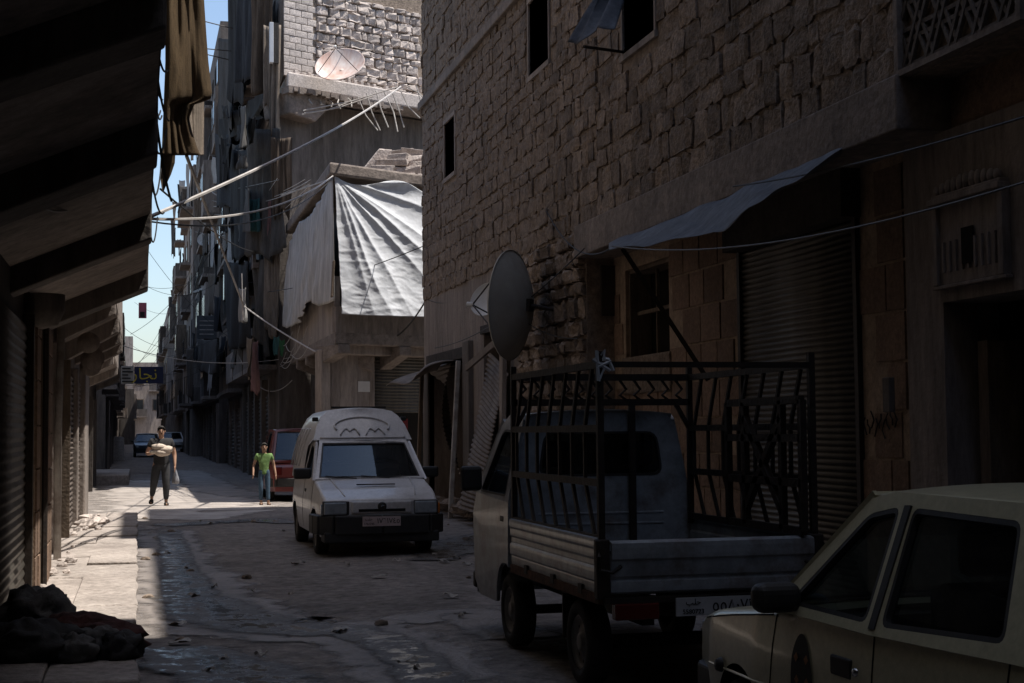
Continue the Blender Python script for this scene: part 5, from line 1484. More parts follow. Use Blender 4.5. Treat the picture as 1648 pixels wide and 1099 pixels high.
def person(name, label, loc, H, J, cloth, wide, hands, arm_cover=.5, rz=0):
    t = empty(name, loc, rz, label, 'person')
    k = H/1.78; g = wide
    P = {a: tuple(c*k for c in b) for a, b in J.items()}
    def v(n, rx, ry=None): return (P[n], rx*k, (ry or rx)*k)
    V = {'pelvis': v('pelvis', .11*g, .085*g), 'spine': v('spine', .105*g, .08*g), 'chest': v('chest', .15*g, .105*g), 'neck0': v('neck0', .07, .065), 'neck': v('neck', .055),
         'jaw': v('jaw', .066, .075), 'face': v('face', .075, .09), 'crown': v('crown', .062, .078)}
    E = [('pelvis', 'spine'), ('spine', 'chest'), ('chest', 'neck0'), ('neck0', 'neck'), ('neck', 'jaw'), ('jaw', 'face'), ('face', 'crown')]
    for s in 'LR':
        V.update({'sh'+s: v('sh'+s, .062*g), 'el'+s: v('el'+s, .042*g), 'wr'+s: v('wr'+s, .028), 'hip'+s: v('hip'+s, .088*g), 'kn'+s: v('kn'+s, .06*g), 'an'+s: v('an'+s, .038), 'heel'+s: v('heel'+s, .036), 'toe'+s: v('toe'+s, .036, .026)})
        E += [('chest', 'sh'+s), ('sh'+s, 'el'+s), ('el'+s, 'wr'+s), ('pelvis', 'hip'+s), ('hip'+s, 'kn'+s), ('kn'+s, 'an'+s), ('an'+s, 'heel'+s), ('heel'+s, 'toe'+s)]
        hand(V, E, 'wr'+s, hands[s][0], hands[s][1], k)
    body = skin_mesh('body', V, E, M['skin'], t)
    # clothing a little outside the body
    mid = lambda a, b, f: tuple(Vector(P[a])*(1-f)+Vector(P[b])*f)
    TV = {'chest': v('chest', .168*g, .125*g), 'spine': v('spine', .145*g, .118*g), 'hem': (mid('pelvis', 'spine', -.1), .152*g*k, .125*g*k), 'hem2': (mid('pelvis', 'spine', -.45), .150*g*k, .124*g*k), 'neck0': v('neck0', .085, .08)}
    TE = [('chest', 'spine'), ('spine', 'hem'), ('hem', 'hem2'), ('chest', 'neck0')]
    for s in 'LR':
        TV['sh'+s] = v('sh'+s, .082*g); TV['sl'+s] = (mid('sh'+s, 'el'+s, arm_cover*.6), .07*g*k, .07*g*k); TV['cf'+s] = (mid('sh'+s, 'el'+s, arm_cover), .066*g*k, .066*g*k)
        TE += [('chest', 'sh'+s), ('sh'+s, 'sl'+s), ('sl'+s, 'cf'+s)]
    skin_mesh('shirt', TV, TE, cloth[0], t)
    LV = {'pelvis': v('pelvis', .142*g, .112*g), 'waist': (mid('pelvis', 'spine', .7), .14*g*k, .114*g*k)}; LE = [('pelvis', 'waist')]
    for s in 'LR':
        LV['hip'+s] = v('hip'+s, .102*g); LV['kn'+s] = v('kn'+s, .074*g); LV['an'+s] = (mid('kn'+s, 'an'+s, .93), .058*k, .058*k)
        LE += [('pelvis', 'hip'+s), ('hip'+s, 'kn'+s), ('kn'+s, 'an'+s)]
        sh_ = skin_mesh('shoe', {'heel': v('heel'+s, .058, .058), 'mid': (mid('heel'+s, 'toe'+s, .55), .060*k, .046*k), 'toe': v('toe'+s, .058, .04)}, [('heel', 'mid'), ('mid', 'toe')], cloth[2], t)
    skin_mesh('trousers', LV, LE, cloth[1], t)
    f = Vector(P['face']); c_ = Vector(P['crown'])
    hb = MB()
    def hair(u, w_):
        th = 2*math.pi*u; ph = R(8)+R(100)*w_
        d = Vector((math.sin(ph)*math.cos(th), math.sin(ph)*math.sin(th), math.cos(ph)))
        front = max(0, -d.y)
        lim = 1-.58*front
        ph2 = R(4)+R(100)*w_*lim
        d = Vector((math.sin(ph2)*math.cos(th), math.sin(ph2)*math.sin(th), math.cos(ph2)))
        return f+Vector((0, .008*k, .035*k))+Vector((d.x*.088, d.y*.106, d.z*.098))*k*(1+.03*noise.noise(d*6))
    hb.grid(hair, 28, 10)
    hb.build('hair', M['hair'], t, smooth=True, weld=.001)
    for s in (-1, 1):
        MB().lathe([(0, .01), (.010, .006), (.011, 0)], 10, Matrix.Translation(f+Vector((s*.032, -.086, .008))*k) @ Matrix.Rotation(R(90), 4, 'X')).build('eye', M['ink'], t)
        MB().box(f+Vector((s*.032-.020, -.094, .026))*k, f+Vector((s*.032+.020, -.080, .034))*k).build('eyebrow', M['hair'], t)
        MB().lathe([(0, .012), (.02, .01), (.028, 0), (.02, -.008)], 10, Matrix.Translation(f+Vector((s*.080, .008, -.004))*k) @ Matrix.Rotation(R(90*s), 4, 'Y')).build('ear', M['skin'], t, smooth=True)
    MB().add([f+Vector(q)*k for q in ((-.008,-.086,.015), (.008,-.086,.015), (.017,-.084,-.03), (-.017,-.084,-.03), (0,-.113,-.026))], [(0,1,4), (1,2,4), (2,3,4), (3,0,4)]).build('nose', M['skin'], t, fixn=True)
    MB().box(f+Vector((-.024, -.090, -.060))*k, f+Vector((.024, -.078, -.051))*k).build('mouth', M['sandal'], t, bevel=.003)
    return t
J_man = dict(pelvis=(0,0,.95), spine=(0,.0,1.14), chest=(0,0,1.34), neck0=(0,0,1.47), neck=(0,-.005,1.53), jaw=(0,-.03,1.585), face=(0,-.02,1.655), crown=(0,-.01,1.72),
  shR=(-.20,0,1.42), elR=(-.31,-.03,1.15), wrR=(-.13,-.24,1.19), shL=(.20,0,1.42), elL=(.29,.03,1.14), wrL=(.30,-.07,.91),
  hipR=(-.10,0,.90), knR=(-.15,-.06,.52), anR=(-.20,.18,.18), heelR=(-.20,.20,.12), toeR=(-.22,.02,.05), hipL=(.10,0,.90), knL=(.11,-.08,.49), anL=(.11,-.05,.09), heelL=(.11,-.03,.045), toeL=(.12,-.22,.035))
mp_ = at(259, 814, z=0)
man = person('person', 'person in black T-shirt and dark trousers walking with a cloth bundle on one arm', (mp_.x, mp_.y, gz(mp_.x, mp_.y)), 1.80, J_man, (M['tee_black'], M['trouser'], M['shoe']), 1.24, {'R': ((.9,-.35,.05), (0,.2,1)), 'L': ((0,-.1,-1), (-.2,-1,0))})
M['bundle'] = mat('pale_cloth', (.55,.47,.39), (.42,.34,.27), rough=.9, scale=7, bump=.6, bscale=16, coord='obj')
bn = MB()
for cx, cz, r_ in ((-.05, 1.32, .15), (.08, 1.27, .16), (-.13, 1.22, .12), (.02, 1.20, .16)):
    b0 = len(bn.v)
    bn.lathe([(0,-1), (.55,-.85), (.9,-.45), (1,0), (.9,.45), (.55,.85), (0,1)], 14, Matrix.Translation((cx, -.27, cz)) @ Matrix.Rotation(R(90), 4, 'Y') @ Matrix.Diagonal((r_*.55, r_*.8, r_*1.15, 1)))
bn.v = [tuple(Vector(p)+Vector([.025*noise.noise(Vector(p)*8+Vector((i*5,0,0))) for i in range(3)])) for p in bn.v]
bo_ = bn.build('cloth_bundle', M['bundle'], smooth=True, origin=False)
bo_.location = man.location
tag(bo_, 'pale bundle of wrapped flatbread held against the chest of the walking person', 'bundle')
M['bag_film'] = mat('striped_bag_film', (.28,.28,.30), (.03,.03,.035), rough=.4, scale=18, bump=.3, streak=True, coord='obj')
bg_ = MB().lathe([(.01,.26), (.025,.22), (.07,.10), (.09,.0), (.08,-.06), (0,-.08)], 12, Matrix.Translation((.32, -.09, .56)))
bg_.tube([(.32,-.09,.80), (.34,-.09,.72), (.32,-.09,.62)], .012, 6)
bg_.v = [tuple(Vector(p)+Vector([.018*noise.noise(Vector(p)*12+Vector((i*5,0,0))) for i in range(3)])) for p in bg_.v]
bgo = bg_.build('plastic_bag', M['bag_film'], smooth=True, origin=False); bgo.location = man.location
tag(bgo, 'dark striped carrier bag hanging from the hand of the walking person in black', 'bag')
J_boy = dict(pelvis=(0,0,.93), spine=(0,.0,1.12), chest=(0,0,1.32), neck0=(0,0,1.44), neck=(0,-.005,1.49), jaw=(0,-.035,1.545), face=(0,-.03,1.635), crown=(0,-.015,1.715),
  shR=(-.19,0,1.40), elR=(-.29,.02,1.13), wrR=(-.31,-.10,.92), shL=(.19,0,1.40), elL=(.28,.04,1.12), wrL=(.32,-.03,.88),
  hipR=(-.09,0,.88), knR=(-.10,-.05,.49), anR=(-.08,.02,.10), heelR=(-.08,.04,.06), toeR=(-.09,-.15,.035), hipL=(.09,0,.88), knL=(.10,-.04,.49), anL=(.11,-.07,.09), heelL=(.11,-.05,.045), toeL=(.13,-.24,.035))
bp2 = at(425, 813, z=0)
boy = person('person', 'person, a child, in green T-shirt and blue jeans walking beside the red car', (bp2.x, bp2.y, gz(bp2.x, bp2.y)), 1.42, J_boy, (M['tee_green'], M['jeans'], M['sandal']), .92, {'R': ((-.1,-.3,-1), (.2,-1,0)), 'L': ((.1,-.1,-1), (-.2,-1,0))})

# ------------------------------------------------------------------ dishes
def dish(label, c_, r_, nrm, m, arm=True, mount=None, deep=.18):
    nrm = Vector(nrm).normalized()
    T = Matrix.Translation(c_) @ nrm.to_track_quat('Z', 'Y').to_matrix().to_4x4()
    t = empty('satellite_dish', c_, 0, label, 'satellite dish')
    MB().lathe([(r_*k/8, deep*r_*2*(k/8)**2-deep*r_) for k in range(0, 9)]+[(r_*1.015, deep*r_+.01), (r_*1.02, deep*r_-.01)], 36, T).build('reflector', m, t, world=True, smooth=True, solid=.006)
    if arm:
        a = T @ Vector((0, 0, r_*.95)); mb = MB()
        for k in range(3):
            an = R(90+120*k); mb.tube([T @ Vector((r_*.95*math.cos(an), r_*.95*math.sin(an), deep*r_)), a], .012*max(1, r_), 5)
        mb.build('feed_arm', M['iron'], t, world=True)
        MB().lathe([(0, 0), (.04, 0), (.045, .1), (0, .12)], 10, T @ Matrix.Translation((0, 0, r_*.93))).build('feed_horn', M['dish_white'], t, world=True)
    b = T @ Vector((0, 0, -deep*r_-.02))
    e = Vector(mount) if mount else b+Vector((0, 0, -.6))
    MB().tube([b, (b*.6+e*.4), e], .03, 8).build('mount_pipe', M['iron'], t, world=True)
    MB().box((-.09, -.09, -deep*r_-.05), (.09, .09, -deep*r_), T).build('mount_plate', M['iron'], t, world=True)
    return t
dc = at(836, 491, X=5.45)
dish('large grey satellite dish on the rubble wall above the pickup cab, seen from behind', dc, .80, (-.80,.60,.05), M['dish'], mount=(6.05, dc.y-.2, dc.z-.1))
dc2 = at(786, 484, X=5.55)
dish('small pale satellite dish tucked behind the large grey one', dc2, .30, (-.5,-.5,.3), M['dish_white'], mount=(6.05, dc2.y, dc2.z-.15), arm=False)
dc3 = at(548, 108, Y=45.2)
dish('rust-stained white satellite dish propped on the broken slab', dc3, .76, (-.30,-.72,.62), M['dish_rust'], mount=(dc3.x+.1, dc3.y+.5, zs1-.02), deep=.15)
for px, py, Y_, r_, lb2 in ((331, 303, 83, .48, 'white satellite dish on the tall weathered house, the higher of two'), (330, 386, 86, .42, 'white satellite dish on the tall weathered house, the lower of two'), (327, 468, 80, .5, 'dark tilted satellite dish jutting from the weathered house')):
    q = at(px, py, Y=Y_)
    dish(lb2, q, r_, (-.2,-.85,.4) if 'white' in lb2 else (-.3,-.2,.9), M['dish_white'] if 'white' in lb2 else M['dish'], mount=(q.x+.9, q.y+.3, q.z-.2), arm=False)
# ------------------------------------------------------------------ hung cloths
CL = {}
def cloth_m(key):
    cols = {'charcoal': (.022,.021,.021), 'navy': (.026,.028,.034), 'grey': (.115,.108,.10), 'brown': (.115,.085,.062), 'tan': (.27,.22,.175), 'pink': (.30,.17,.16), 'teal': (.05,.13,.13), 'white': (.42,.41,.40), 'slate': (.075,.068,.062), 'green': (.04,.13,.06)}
    if key not in CL: CL[key] = mat('cloth_'+key, cols[key], rough=.9, scale=3, bump=.4, bscale=20, streak=True, transl=.12)
    return CL[key]
def drape(name, label, cat, TL, TR, BL, BR, m, folds=6, amp=.07, seed=0, ragged=.12, group=None, nu=34, nv=22):
    """cloth hung from the line TL-TR down to BL-BR, with folds that deepen downwards"""
    TL, TR, BL, BR = map(Vector, (TL, TR, BL, BR))
    nr = (TR-TL).cross(BL-TL).normalized()
    def fn(s, t):
        t2 = t*(1+ragged*noise.noise(Vector((s*4.0, seed*3.1, 1)))*(1 if t > .5 else t*2))
        p = (TL*(1-s)+TR*s)*(1-t2)+(BL*(1-s)+BR*s)*t2
        p = p + Vector((0, 0, -.06*math.sin(math.pi*s)*(1-t)))
        f1 = noise.noise(Vector((s*folds*1.7+.5*t, t*.7, seed*2.3))); f2 = noise.noise(Vector((s*folds*4, t*1.6, seed*1.1+5)))
        sl = .22*(TR-TL).length*noise.noise(Vector((t*1.8, seed*1.7, 3)))*t
        return p + nr*(amp*2.2*(.3+t)*f1 + amp*.8*f2) + (TR-TL).normalized()*sl*(s-.3)
    o = MB().grid(fn, nu, nv).build(name, m, smooth=True, solid=.004)
    return tag(o, label, cat, group)
def dq(label, x0, y0, x1, y1, Yl, Yr, key, folds=4, amp=.07, seed=1, group=None, sk=0, name='hanging_cloth', m=None, cat='cloth', ragged=.12):
    """photo rectangle hung between street depth Yl (left edge) and Yr (right edge)"""
    return drape(name, label, cat, at(x0, y0, Y=Yl), at(x1, y0+sk, Y=Yr), at(x0+2, y1, Y=Yl), at(x1-2, y1+sk, Y=Yr), m or cloth_m(key), folds, amp, seed, ragged, group)

r5 = random.Random(77)
# over the street side of the broken-slab building
dq('long grey-brown cloth hanging above the white board on the broken-slab building', 402, -30, 440, 150, 46.6, 45.9, 'brown', 3, .12, 2)
dq('tan cloth with a torn tail hanging below the broken slab', 424, 40, 452, 205, 46.0, 45.7, 'tan', 3, .1, 3, ragged=.3)
dq('dark navy cloth hung beside the long grey-brown one', 384, -20, 408, 130, 50, 47.2, 'navy', 3, .1, 4)
dq('charcoal cloth at the sky edge of the balcony row', 368, -10, 392, 160, 55, 50, 'charcoal', 3, .1, 5)
dq('slate cloth hanging under the charcoal one at the sky edge', 352, 60, 378, 215, 60, 54, 'slate', 3, .1, 6, ragged=.3)
dq('broad charcoal sheet slung across the balconies below the tan cloth', 350, 195, 425, 235, 60, 46.4, 'charcoal', 5, .12, 7, sk=-50)
dq('long grey tarpaulin falling past the dark corner of the broken-slab building', 398, 205, 452, 395, 47, 45.4, 'grey', 4, .14, 8, ragged=.3)
dq('brown sacking hung below the broken slab beside the doorway', 436, 220, 470, 345, 45.6, 45.3, 'brown', 3, .1, 9)
dq('teal plastic drum cover hung on a balcony beneath the brown sacking', 398, 318, 418, 372, 46.6, 46.2, 'teal', 2, .05, 10)
dq('faded pink cloth hanging beside the teal cover', 424, 322, 436, 388, 46.2, 46, 'pink', 2, .05, 11)
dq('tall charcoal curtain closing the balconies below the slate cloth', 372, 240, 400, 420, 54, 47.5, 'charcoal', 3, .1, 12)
dq('tall navy curtain at the edge of the high weathered house', 345, 215, 372, 330, 64, 55, 'navy', 3, .1, 13)
dq('long grey curtain hanging between the lower balconies', 404, 415, 432, 560, 47.5, 46.4, 'grey', 3, .12, 14, ragged=.3)
dq('tan curtain hanging next to the shaded tarpaulin', 428, 400, 452, 545, 46.3, 45.9, 'tan', 3, .1, 15, ragged=.25)
dq('pale pink cloth with a long tail hanging over the dark shops', 404, 548, 416, 632, 46.8, 46.4, 'pink', 2, .05, 16)
dq('teal cloth scrap under the shaded tarpaulin', 440, 540, 449, 572, 45.6, 45.4, 'teal', 1, .04, 17)
dq('green cloth scrap under the shaded tarpaulin', 450, 545, 459, 573, 45.3, 45.1, 'green', 1, .04, 18)
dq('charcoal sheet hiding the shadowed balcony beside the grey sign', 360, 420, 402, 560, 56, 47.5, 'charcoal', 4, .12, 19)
dq('slate curtain hanging over the shops below the grey sign', 318, 545, 350, 600, 75, 62, 'slate', 4, .1, 20, ragged=.3)
dq('brown cloth strip over the dark shops', 300, 560, 312, 640, 84, 80, 'brown', 2, .06, 21)
dq('thin pale cloth strip drooping over the dark shops', 334, 575, 343, 632, 68, 66, 'white', 1, .05, 22, ragged=.3)
for i in range(84):                                            # washing on the further balconies
    px = r5.uniform(270, 400); Yl = r5.choice([3.0, 3.3, 3.5])/max(.012, math.tan(math.atan((px-824)/FPX)+YAW))
    Yl = max(46.5, min(150, Yl)); py = r5.uniform(150+max(0, (345-px))*2.2, 560)
    key = r5.choice(['charcoal', 'charcoal', 'navy', 'slate', 'grey', 'brown', 'charcoal', 'tan', 'white'])
    nm = {'charcoal': 'charcoal', 'navy': 'navy', 'slate': 'slate grey', 'grey': 'pale grey', 'brown': 'brown', 'tan': 'tan', 'white': 'off-white'}[key]
    dq('%s cloth hung out on the far right-hand balconies' % nm, px, py, px+r5.uniform(4, 14), py+r5.uniform(18, 70), Yl, Yl-r5.uniform(1, 3), key, 2, .08, 30+i, group='%s washing on the far balconies' % nm)

# brown sacking hung out from the blackened near building, with its torn outline
def sheet_tab(name, label, cat, left, right, y0, y1, Yd, m, folds=3, amp=.05, seed=1):
    def fn(s, t):
        py = y0+(y1-y0)*t
        px = tab(left, py)*(1-s)+tab(right, py)*s
        return at(px, py, Y=Yd+amp*2.5*noise.noise(Vector((s*folds, t*1.2, seed)))+amp*noise.noise(Vector((s*folds*3, t*2, seed+4)))+.5*s)
    return tag(MB().grid(fn, 24, 60).build(name, m, smooth=True, solid=.004), label, cat)
sheet_tab('brown_sacking', 'brown sacking with a torn edge hung from the blackened overhang', 'cloth',
    [(-40,266), (100,266), (250,260)], [(-40,326), (0,328), (60,332), (100,335), (150,341), (160,338), (168,312), (190,304), (210,308), (235,316), (250,322)], -40, 250, 17.0, M['brown_cloth'], 3, .10, 1)
sheet_tab('brown_rag', 'narrow brown rag tail dangling below the torn sacking', 'cloth', [(244,259), (280,257), (308,261)], [(244,282), (262,281), (280,275), (295,268), (308,263)], 244, 308, 17.15, M['brown_cloth'], 1, .04, 2)
sheet_tab('pale_cloth', 'pale beige cloth hanging behind the torn brown sacking', 'cloth', [(120,300), (250,306)], [(120,328), (250,328)], 120, 250, 18.2, cloth_m('tan'), 2, .05, 3)
a_ = at(255, 60, Y=17.3); b_ = at(326, 40, Y=17.2)
tag(MB().tube([(-.2, 17.3, a_.z+.9), (b_.x+.1, 17.2, b_.z+.6)], .02, 6).build('hanging_pole', M['iron']), 'iron pole holding the torn brown sacking out over the street', 'pole')

# ------------------------------------------------------------------ awnings on the stone building
top = [(980,392), (1100,345), (1200,302), (1280,270), (1355,238)]; bot = [(985,402), (1060,391), (1120,380), (1165,371), (1205,336), (1280,292), (1355,240)]
def awn(s, t):
    px = 980+375*s
    p = at(px, tab(top, px), X=5.86); q = at(px, tab(bot, px)+1.2*noise.noise(Vector((s*14, 0, 0))), X=5.25)
    r_ = p*(1-t)+q*t
    return r_+Vector((0, 0, .05*noise.noise(Vector((s*9, t*2, 3)))-.04*math.sin(math.pi*t)))
tag(MB().grid(awn, 60, 8).build('sheet_awning', M['sheet_blue'], smooth=True, solid=.004), 'ragged grey-blue sheet awning slung under the concrete beam', 'awning')
a_ = at(1002, 400, X=5.4); b_ = at(1140, 612, X=6.25)
tag(MB().bar(a_, b_, .05).build('awning_strut', M['iron']), 'slanting dark strut propping the ragged sheet awning', 'strut')
def wcl(s, t):
    q0 = at(962, -12, X=5.6); q1 = at(1004, -12, X=5.98); q2 = at(913, 74, X=5.15); q3 = at(985, 40, X=5.6)
    p = (q0*(1-s)+q1*s)*(1-t)+(q2*(1-s)+q3*s)*t
    return p+Vector((0, 0, .05*math.sin(s*9+t*2)))+Vector((.04*math.sin(s*14), 0, 0))
tag(MB().grid(wcl, 24, 16).build('window_sheet', M['sheet_blue'], smooth=True, solid=.005), 'grey sheet propped out of the upper window of the stone building', 'awning')
tag(MB().tube([at(940, 75, X=5.25), at(1005, 84, X=6.0)], .02, 6).build('sheet_rod', M['iron']), 'dark rod holding up the grey sheet at the upper window', 'rod')

# ------------------------------------------------------------------ signs
def sign_box(name, label, x0, y0, x1, y1, Y_, m, depth=.12):
    a, b = at(x0, y1, Y=Y_), at(x1, y0, Y=Y_)
    o = MB().box((a.x, Y_, a.z), (b.x, Y_+depth, b.z)).build(name, m, bevel=.01)
    return tag(o, label, 'sign'), a, b
M['sign_navy'] = mat('navy_sign_face', (.018,.028,.085), (.012,.018,.05), rough=.4, bump=.05)
M['sign_white'] = mat('grimy_sign_face', (.50,.46,.40), (.36,.32,.27), rough=.5, scale=3, bump=.05)
M['yellow'] = mat('yellow_lettering', (.62,.48,.06), bump=0)
M['sign_grey'] = mat('grey_sign_face', (.085,.09,.095), (.05,.055,.06), rough=.6, scale=4, bump=.1)
M['pinkp'] = mat('pink_poster', (.42,.14,.20), (.30,.10,.15), rough=.6, scale=3, bump=.05)
sg, a, b = sign_box('shop_sign', 'navy shop sign with yellow Arabic lettering jutting over the street', 216, 590, 263, 617, 54, M['sign_navy'])
FXZ = Matrix(((1,0,0,0),(0,0,1,0),(0,1,0,0),(0,0,0,1)))
def sign_text(s, size, m, par, x, y_, z):
    T = Matrix.Translation((x, y_, z)) @ Matrix.Rotation(R(90), 4, 'X')
    o = text_mesh(s, size, m, par, T)
    o.matrix_parent_inverse = Matrix.Translation(-par.location)
    return o
sign_text('ﺭﺎﺠﻧ', .56, M['yellow'], sg, a.x+(b.x-a.x)*.36, 53.985, (a.z+b.z)/2+.02)
sg2, a, b = sign_box('shop_sign', 'grimy white sign with dark script lines beside the navy one', 195, 589, 215.5, 618, 54, M['sign_white'])
for k in range(5):
    z_ = a.z+(b.z-a.z)*(.14+.18*k)
    MB().box((a.x+.03, 53.98, z_-.02), (b.x-.03-.08*(k % 3), 53.998, z_+.025)).build('script_line', M['ink'], sg2, world=True)
sg3, a, b = sign_box('poster_panel', 'small pink portrait poster hung out from the left-hand row', 223, 487, 236, 512, 52, M['pinkp'], .04)
MB().box((a.x+.05, 51.98, a.z+.04), (b.x-.06, 51.998, a.z+.22)).build('poster_figure', M['ink'], sg3, world=True)
sg4, a, b = sign_box('notice_sign', 'dark grey sign with faded lines of script on the balcony row', 317, 508, 349, 545, 62, M['sign_grey'])
for k in range(4):
    z_ = a.z+(b.z-a.z)*(.2+.19*k)
    MB().box((a.x+.1, 61.98, z_-.02), (b.x-.12, 61.998, z_+.02)).build('script_line', M['pole'], sg4, world=True)
M['boardw'] = mat('white_board', (.62,.63,.64), (.5,.52,.54), rough=.5, bump=.05)
a, b = at(434, 100, Y=45.4), at(449, 36, Y=45.4)
wb = MB().box((a.x, 45.4, a.z), (a.x+(b.x-a.x)*.42, 45.6, b.z)).build('white_board', M['boardw'], bevel=.01)
tag(wb, 'narrow white board box fixed upright at the corner of the block wall', 'board')
MB().box((a.x+(b.x-a.x)*.42+.004, 45.45, a.z), (b.x, 45.58, b.z)).build('board_side', cloth_m('slate'), wb, world=True)

# ------------------------------------------------------------------ cables
M['pole_dark'] = mat('grey_cable', (.12,.115,.11), rough=.6, bump=0)
def cable(label, p, q, sag=.3, r_=.012, m='cable', group=None, n=20):
    p, q = Vector(p), Vector(q)
    pts = [p*(1-k/n)+q*(k/n)+Vector((0, 0, -sag*4*(k/n)*(1-k/n))) for k in range(n+1)]
    return tag(MB().tube(pts, r_, 5).build('cable', M[m]), label, 'cable', group)
def pc(label, x0, y0, Y0, x1, y1, Y1, sag=.2, r_=.012, m='cable', group=None): return cable(label, at(x0, y0, Y=Y0), at(x1, y1, Y=Y1), sag, r_, m, group)
pc('taut pale cable running down from the broken slab to the blackened overhang', 645, 139, 45, 239, 350, 17.25, .18, .024, 'cable_pale')
pc('pale cable from the tarpaulin corner across to the left-hand row', 536, 283, 35.2, 238, 352, 17.2, .3, .018, 'cable_pale')
pc('second pale cable from the tarpaulin corner, sagging beneath the first', 532, 288, 35.2, 320, 330, 86, .3, .022, 'cable_pale')
pc('dark twin of the pale cables at the tarpaulin corner', 530, 292, 35.2, 238, 356, 17.3, .4, .011)
pc('pale cable dropping from the torn sacking to the shaded tarpaulin', 300, 250, 17.4, 392, 492, 40, .0, .022, 'cable_pale')
pc('pale cable slanting on down to the ruined balcony', 392, 492, 40, 508, 566, 36, .05, .02, 'cable_pale')
pc('dark cable from the rag tail down to the balcony row', 258, 304, 17.2, 410, 405, 46.8, .15, .012)
pc('pale vertical wire hanging below the knot of cables', 389, 440, 40, 391, 515, 40, 0, .014, 'cable_pale')
pc('drooping cable over the dark shops, left of the van', 380, 562, 53, 470, 612, 44.5, .8, .016, 'cable_pale')
pc('long low cable crossing the street before the navy sign', 197, 556, 51, 470, 575, 46, .35, .012, 'cable_pale')
pc('thin dark cable across the tarpaulin to the stone building corner', 430, 470, 46.3, 684, 395, 31.8, .15, .012)
pc('black cable from the stone building corner to the dark shutter', 690, 475, 31.6, 640, 540, 35.5, .1, .02)
pc('dark cable hung across the stone wall below the string course', 684, 212, 31.6, 1640, 58, 11.5, .15, .014)
pc('heavy dark cable slanting across the stone wall to the screen', 684, 402, 31.6, 1360, -5, 13.2, .25, .02)
pc('low grey cable passing in front of the sheet awning', 985, 396, 16, 1660, 290, 7.5, .18, .008, 'pole_dark')
pc('thin cable above the carved panel', 1180, 300, 13.5, 1660, 185, 7.5, .05, .008)
pc('white loop of cable drooping under the near soffit', -10, 245, 9, 205, 190, 13, .55, .009, 'cable_pale')
pc('bright short cable under the pale soffit', 132, 521, 21, 174, 489, 22.5, .05, .018, 'cable_pale')
for i in range(14):
    y0 = r5.uniform(330, 590); Y0 = r5.uniform(48, 100); Y1 = Y0+r5.uniform(-8, 8)
    cable('thin dark cable strung between the far facades', (r5.uniform(-.6, 0), Y0, 3.6+r5.uniform(0, 6)), (3.3, Y1, 4+r5.uniform(0, 8)), r5.uniform(.3, .9), .008, 'cable', 'thin cables strung between the far facades')
for i in range(8):
    Y0 = r5.uniform(36, 46)
    cable('pale frayed cable hanging along the ruined balcony', (P0.x-.25, Y0, 4.2+r5.uniform(-.2, .4)), (P0.x-.3, Y0+r5.uniform(2, 5), 4+r5.uniform(-.3, .5)), r5.uniform(.1, .5), .01, 'cable_pale', 'pale frayed cables along the ruined balcony')
for i in range(10):
    p = (.06, r5.uniform(8, 16), 3.3+r5.uniform(0, 2.5))
    cable('black wire tangled along the edge of the near overhang', p, (.2, p[1]+r5.uniform(.5, 3), p[2]-r5.uniform(-.5, .8)), r5.uniform(.1, .5), .008, 'cable', 'black wires along the near overhang')
for (x0, y0, Y0, x1, y1, Y1, sg_) in ((684,330,31.4,1250,95,14,.2), (700,560,29,940,400,18.5,.25), (880,340,21,985,398,17.5,.3), (830,505,22,930,545,19,.1), (1100,170,16.5,1500,60,11.3,.1), (684,480,31.5,760,470,27,.15)):
    pc('thin dark wire fixed slackly across the stone building front', x0, y0, Y0, x1, y1, Y1, sg_, .009, 'cable', 'thin wires across the stone building front')
for i in range(10):
    a_ = at(r5.uniform(445, 535), r5.uniform(285, 300), Y=r5.uniform(35.2, 44)); xq = r5.uniform(300, 345); b_ = at(xq, r5.uniform(300, 400), Y=3.35/math.tan(math.atan((xq-824)/FPX)+YAW))
    cable('fine wire fanning out from the tarpaulin corner over the street', a_, b_, r5.uniform(.1, .7), .009, r5.choice(['cable', 'cable_pale', 'pole_dark']), 'fine wires fanning from the tarpaulin corner')
for i, (x0, y0, x1, y1, Y_) in enumerate(((312,30,375,46,52), (305,76,372,82,52), (318,84,368,96,53), (316,34,306,64,52))):
    pc('thin iron rod sticking out against the sky from the balcony row', x0, y0, Y_, x1, y1, Y_, 0, .02, 'iron', 'rods against the sky')

# ------------------------------------------------------------------ rubbish and rubble
def lump(name, label, cat, c_, sx, sy, sz, m, seed, rough=.25, group=None, n=10, flat=False, crumple=0):
    mb = MB()
    mb.lathe([(math.sin(math.pi*k/n), -math.cos(math.pi*k/n)) for k in range(n+1)], 12 if n < 16 else 36)
    out = []
    for p in mb.v:
        p = Vector(p); k = 1+rough*noise.noise(p*1.6+Vector((seed*5, 0, 0)))+.4*rough*noise.noise(p*4+Vector((0, seed*3, 0)))
        if crumple: k += crumple*(1-2*abs(noise.noise(p*2.6+Vector((seed*2, 1, 0)))))+.5*crumple*(1-2*abs(noise.noise(p*6+Vector((seed*2, 1, 4)))))
        p = p*k
        out.append((c_[0]+p.x*sx, c_[1]+p.y*sy, c_[2]+max(-.6, p.z)*sz))
    mb.v = out
    return tag(mb.build(name, m, smooth=not flat, weld=.001), label, cat, group)
M['bag_black'] = mat('black_bin_bag', (.028,.026,.025), (.045,.042,.04), rough=.8, scale=6, bump=.7, bscale=12)
M['bag_grey'] = mat('grey_sack', (.13,.125,.12), (.08,.075,.07), rough=.8, scale=5, bump=.7, bscale=14)
M['rag'] = mat('dark_red_rag', (.09,.035,.03), (.05,.03,.028), rough=.95, scale=6, bump=.8, bscale=14)
pz = .15
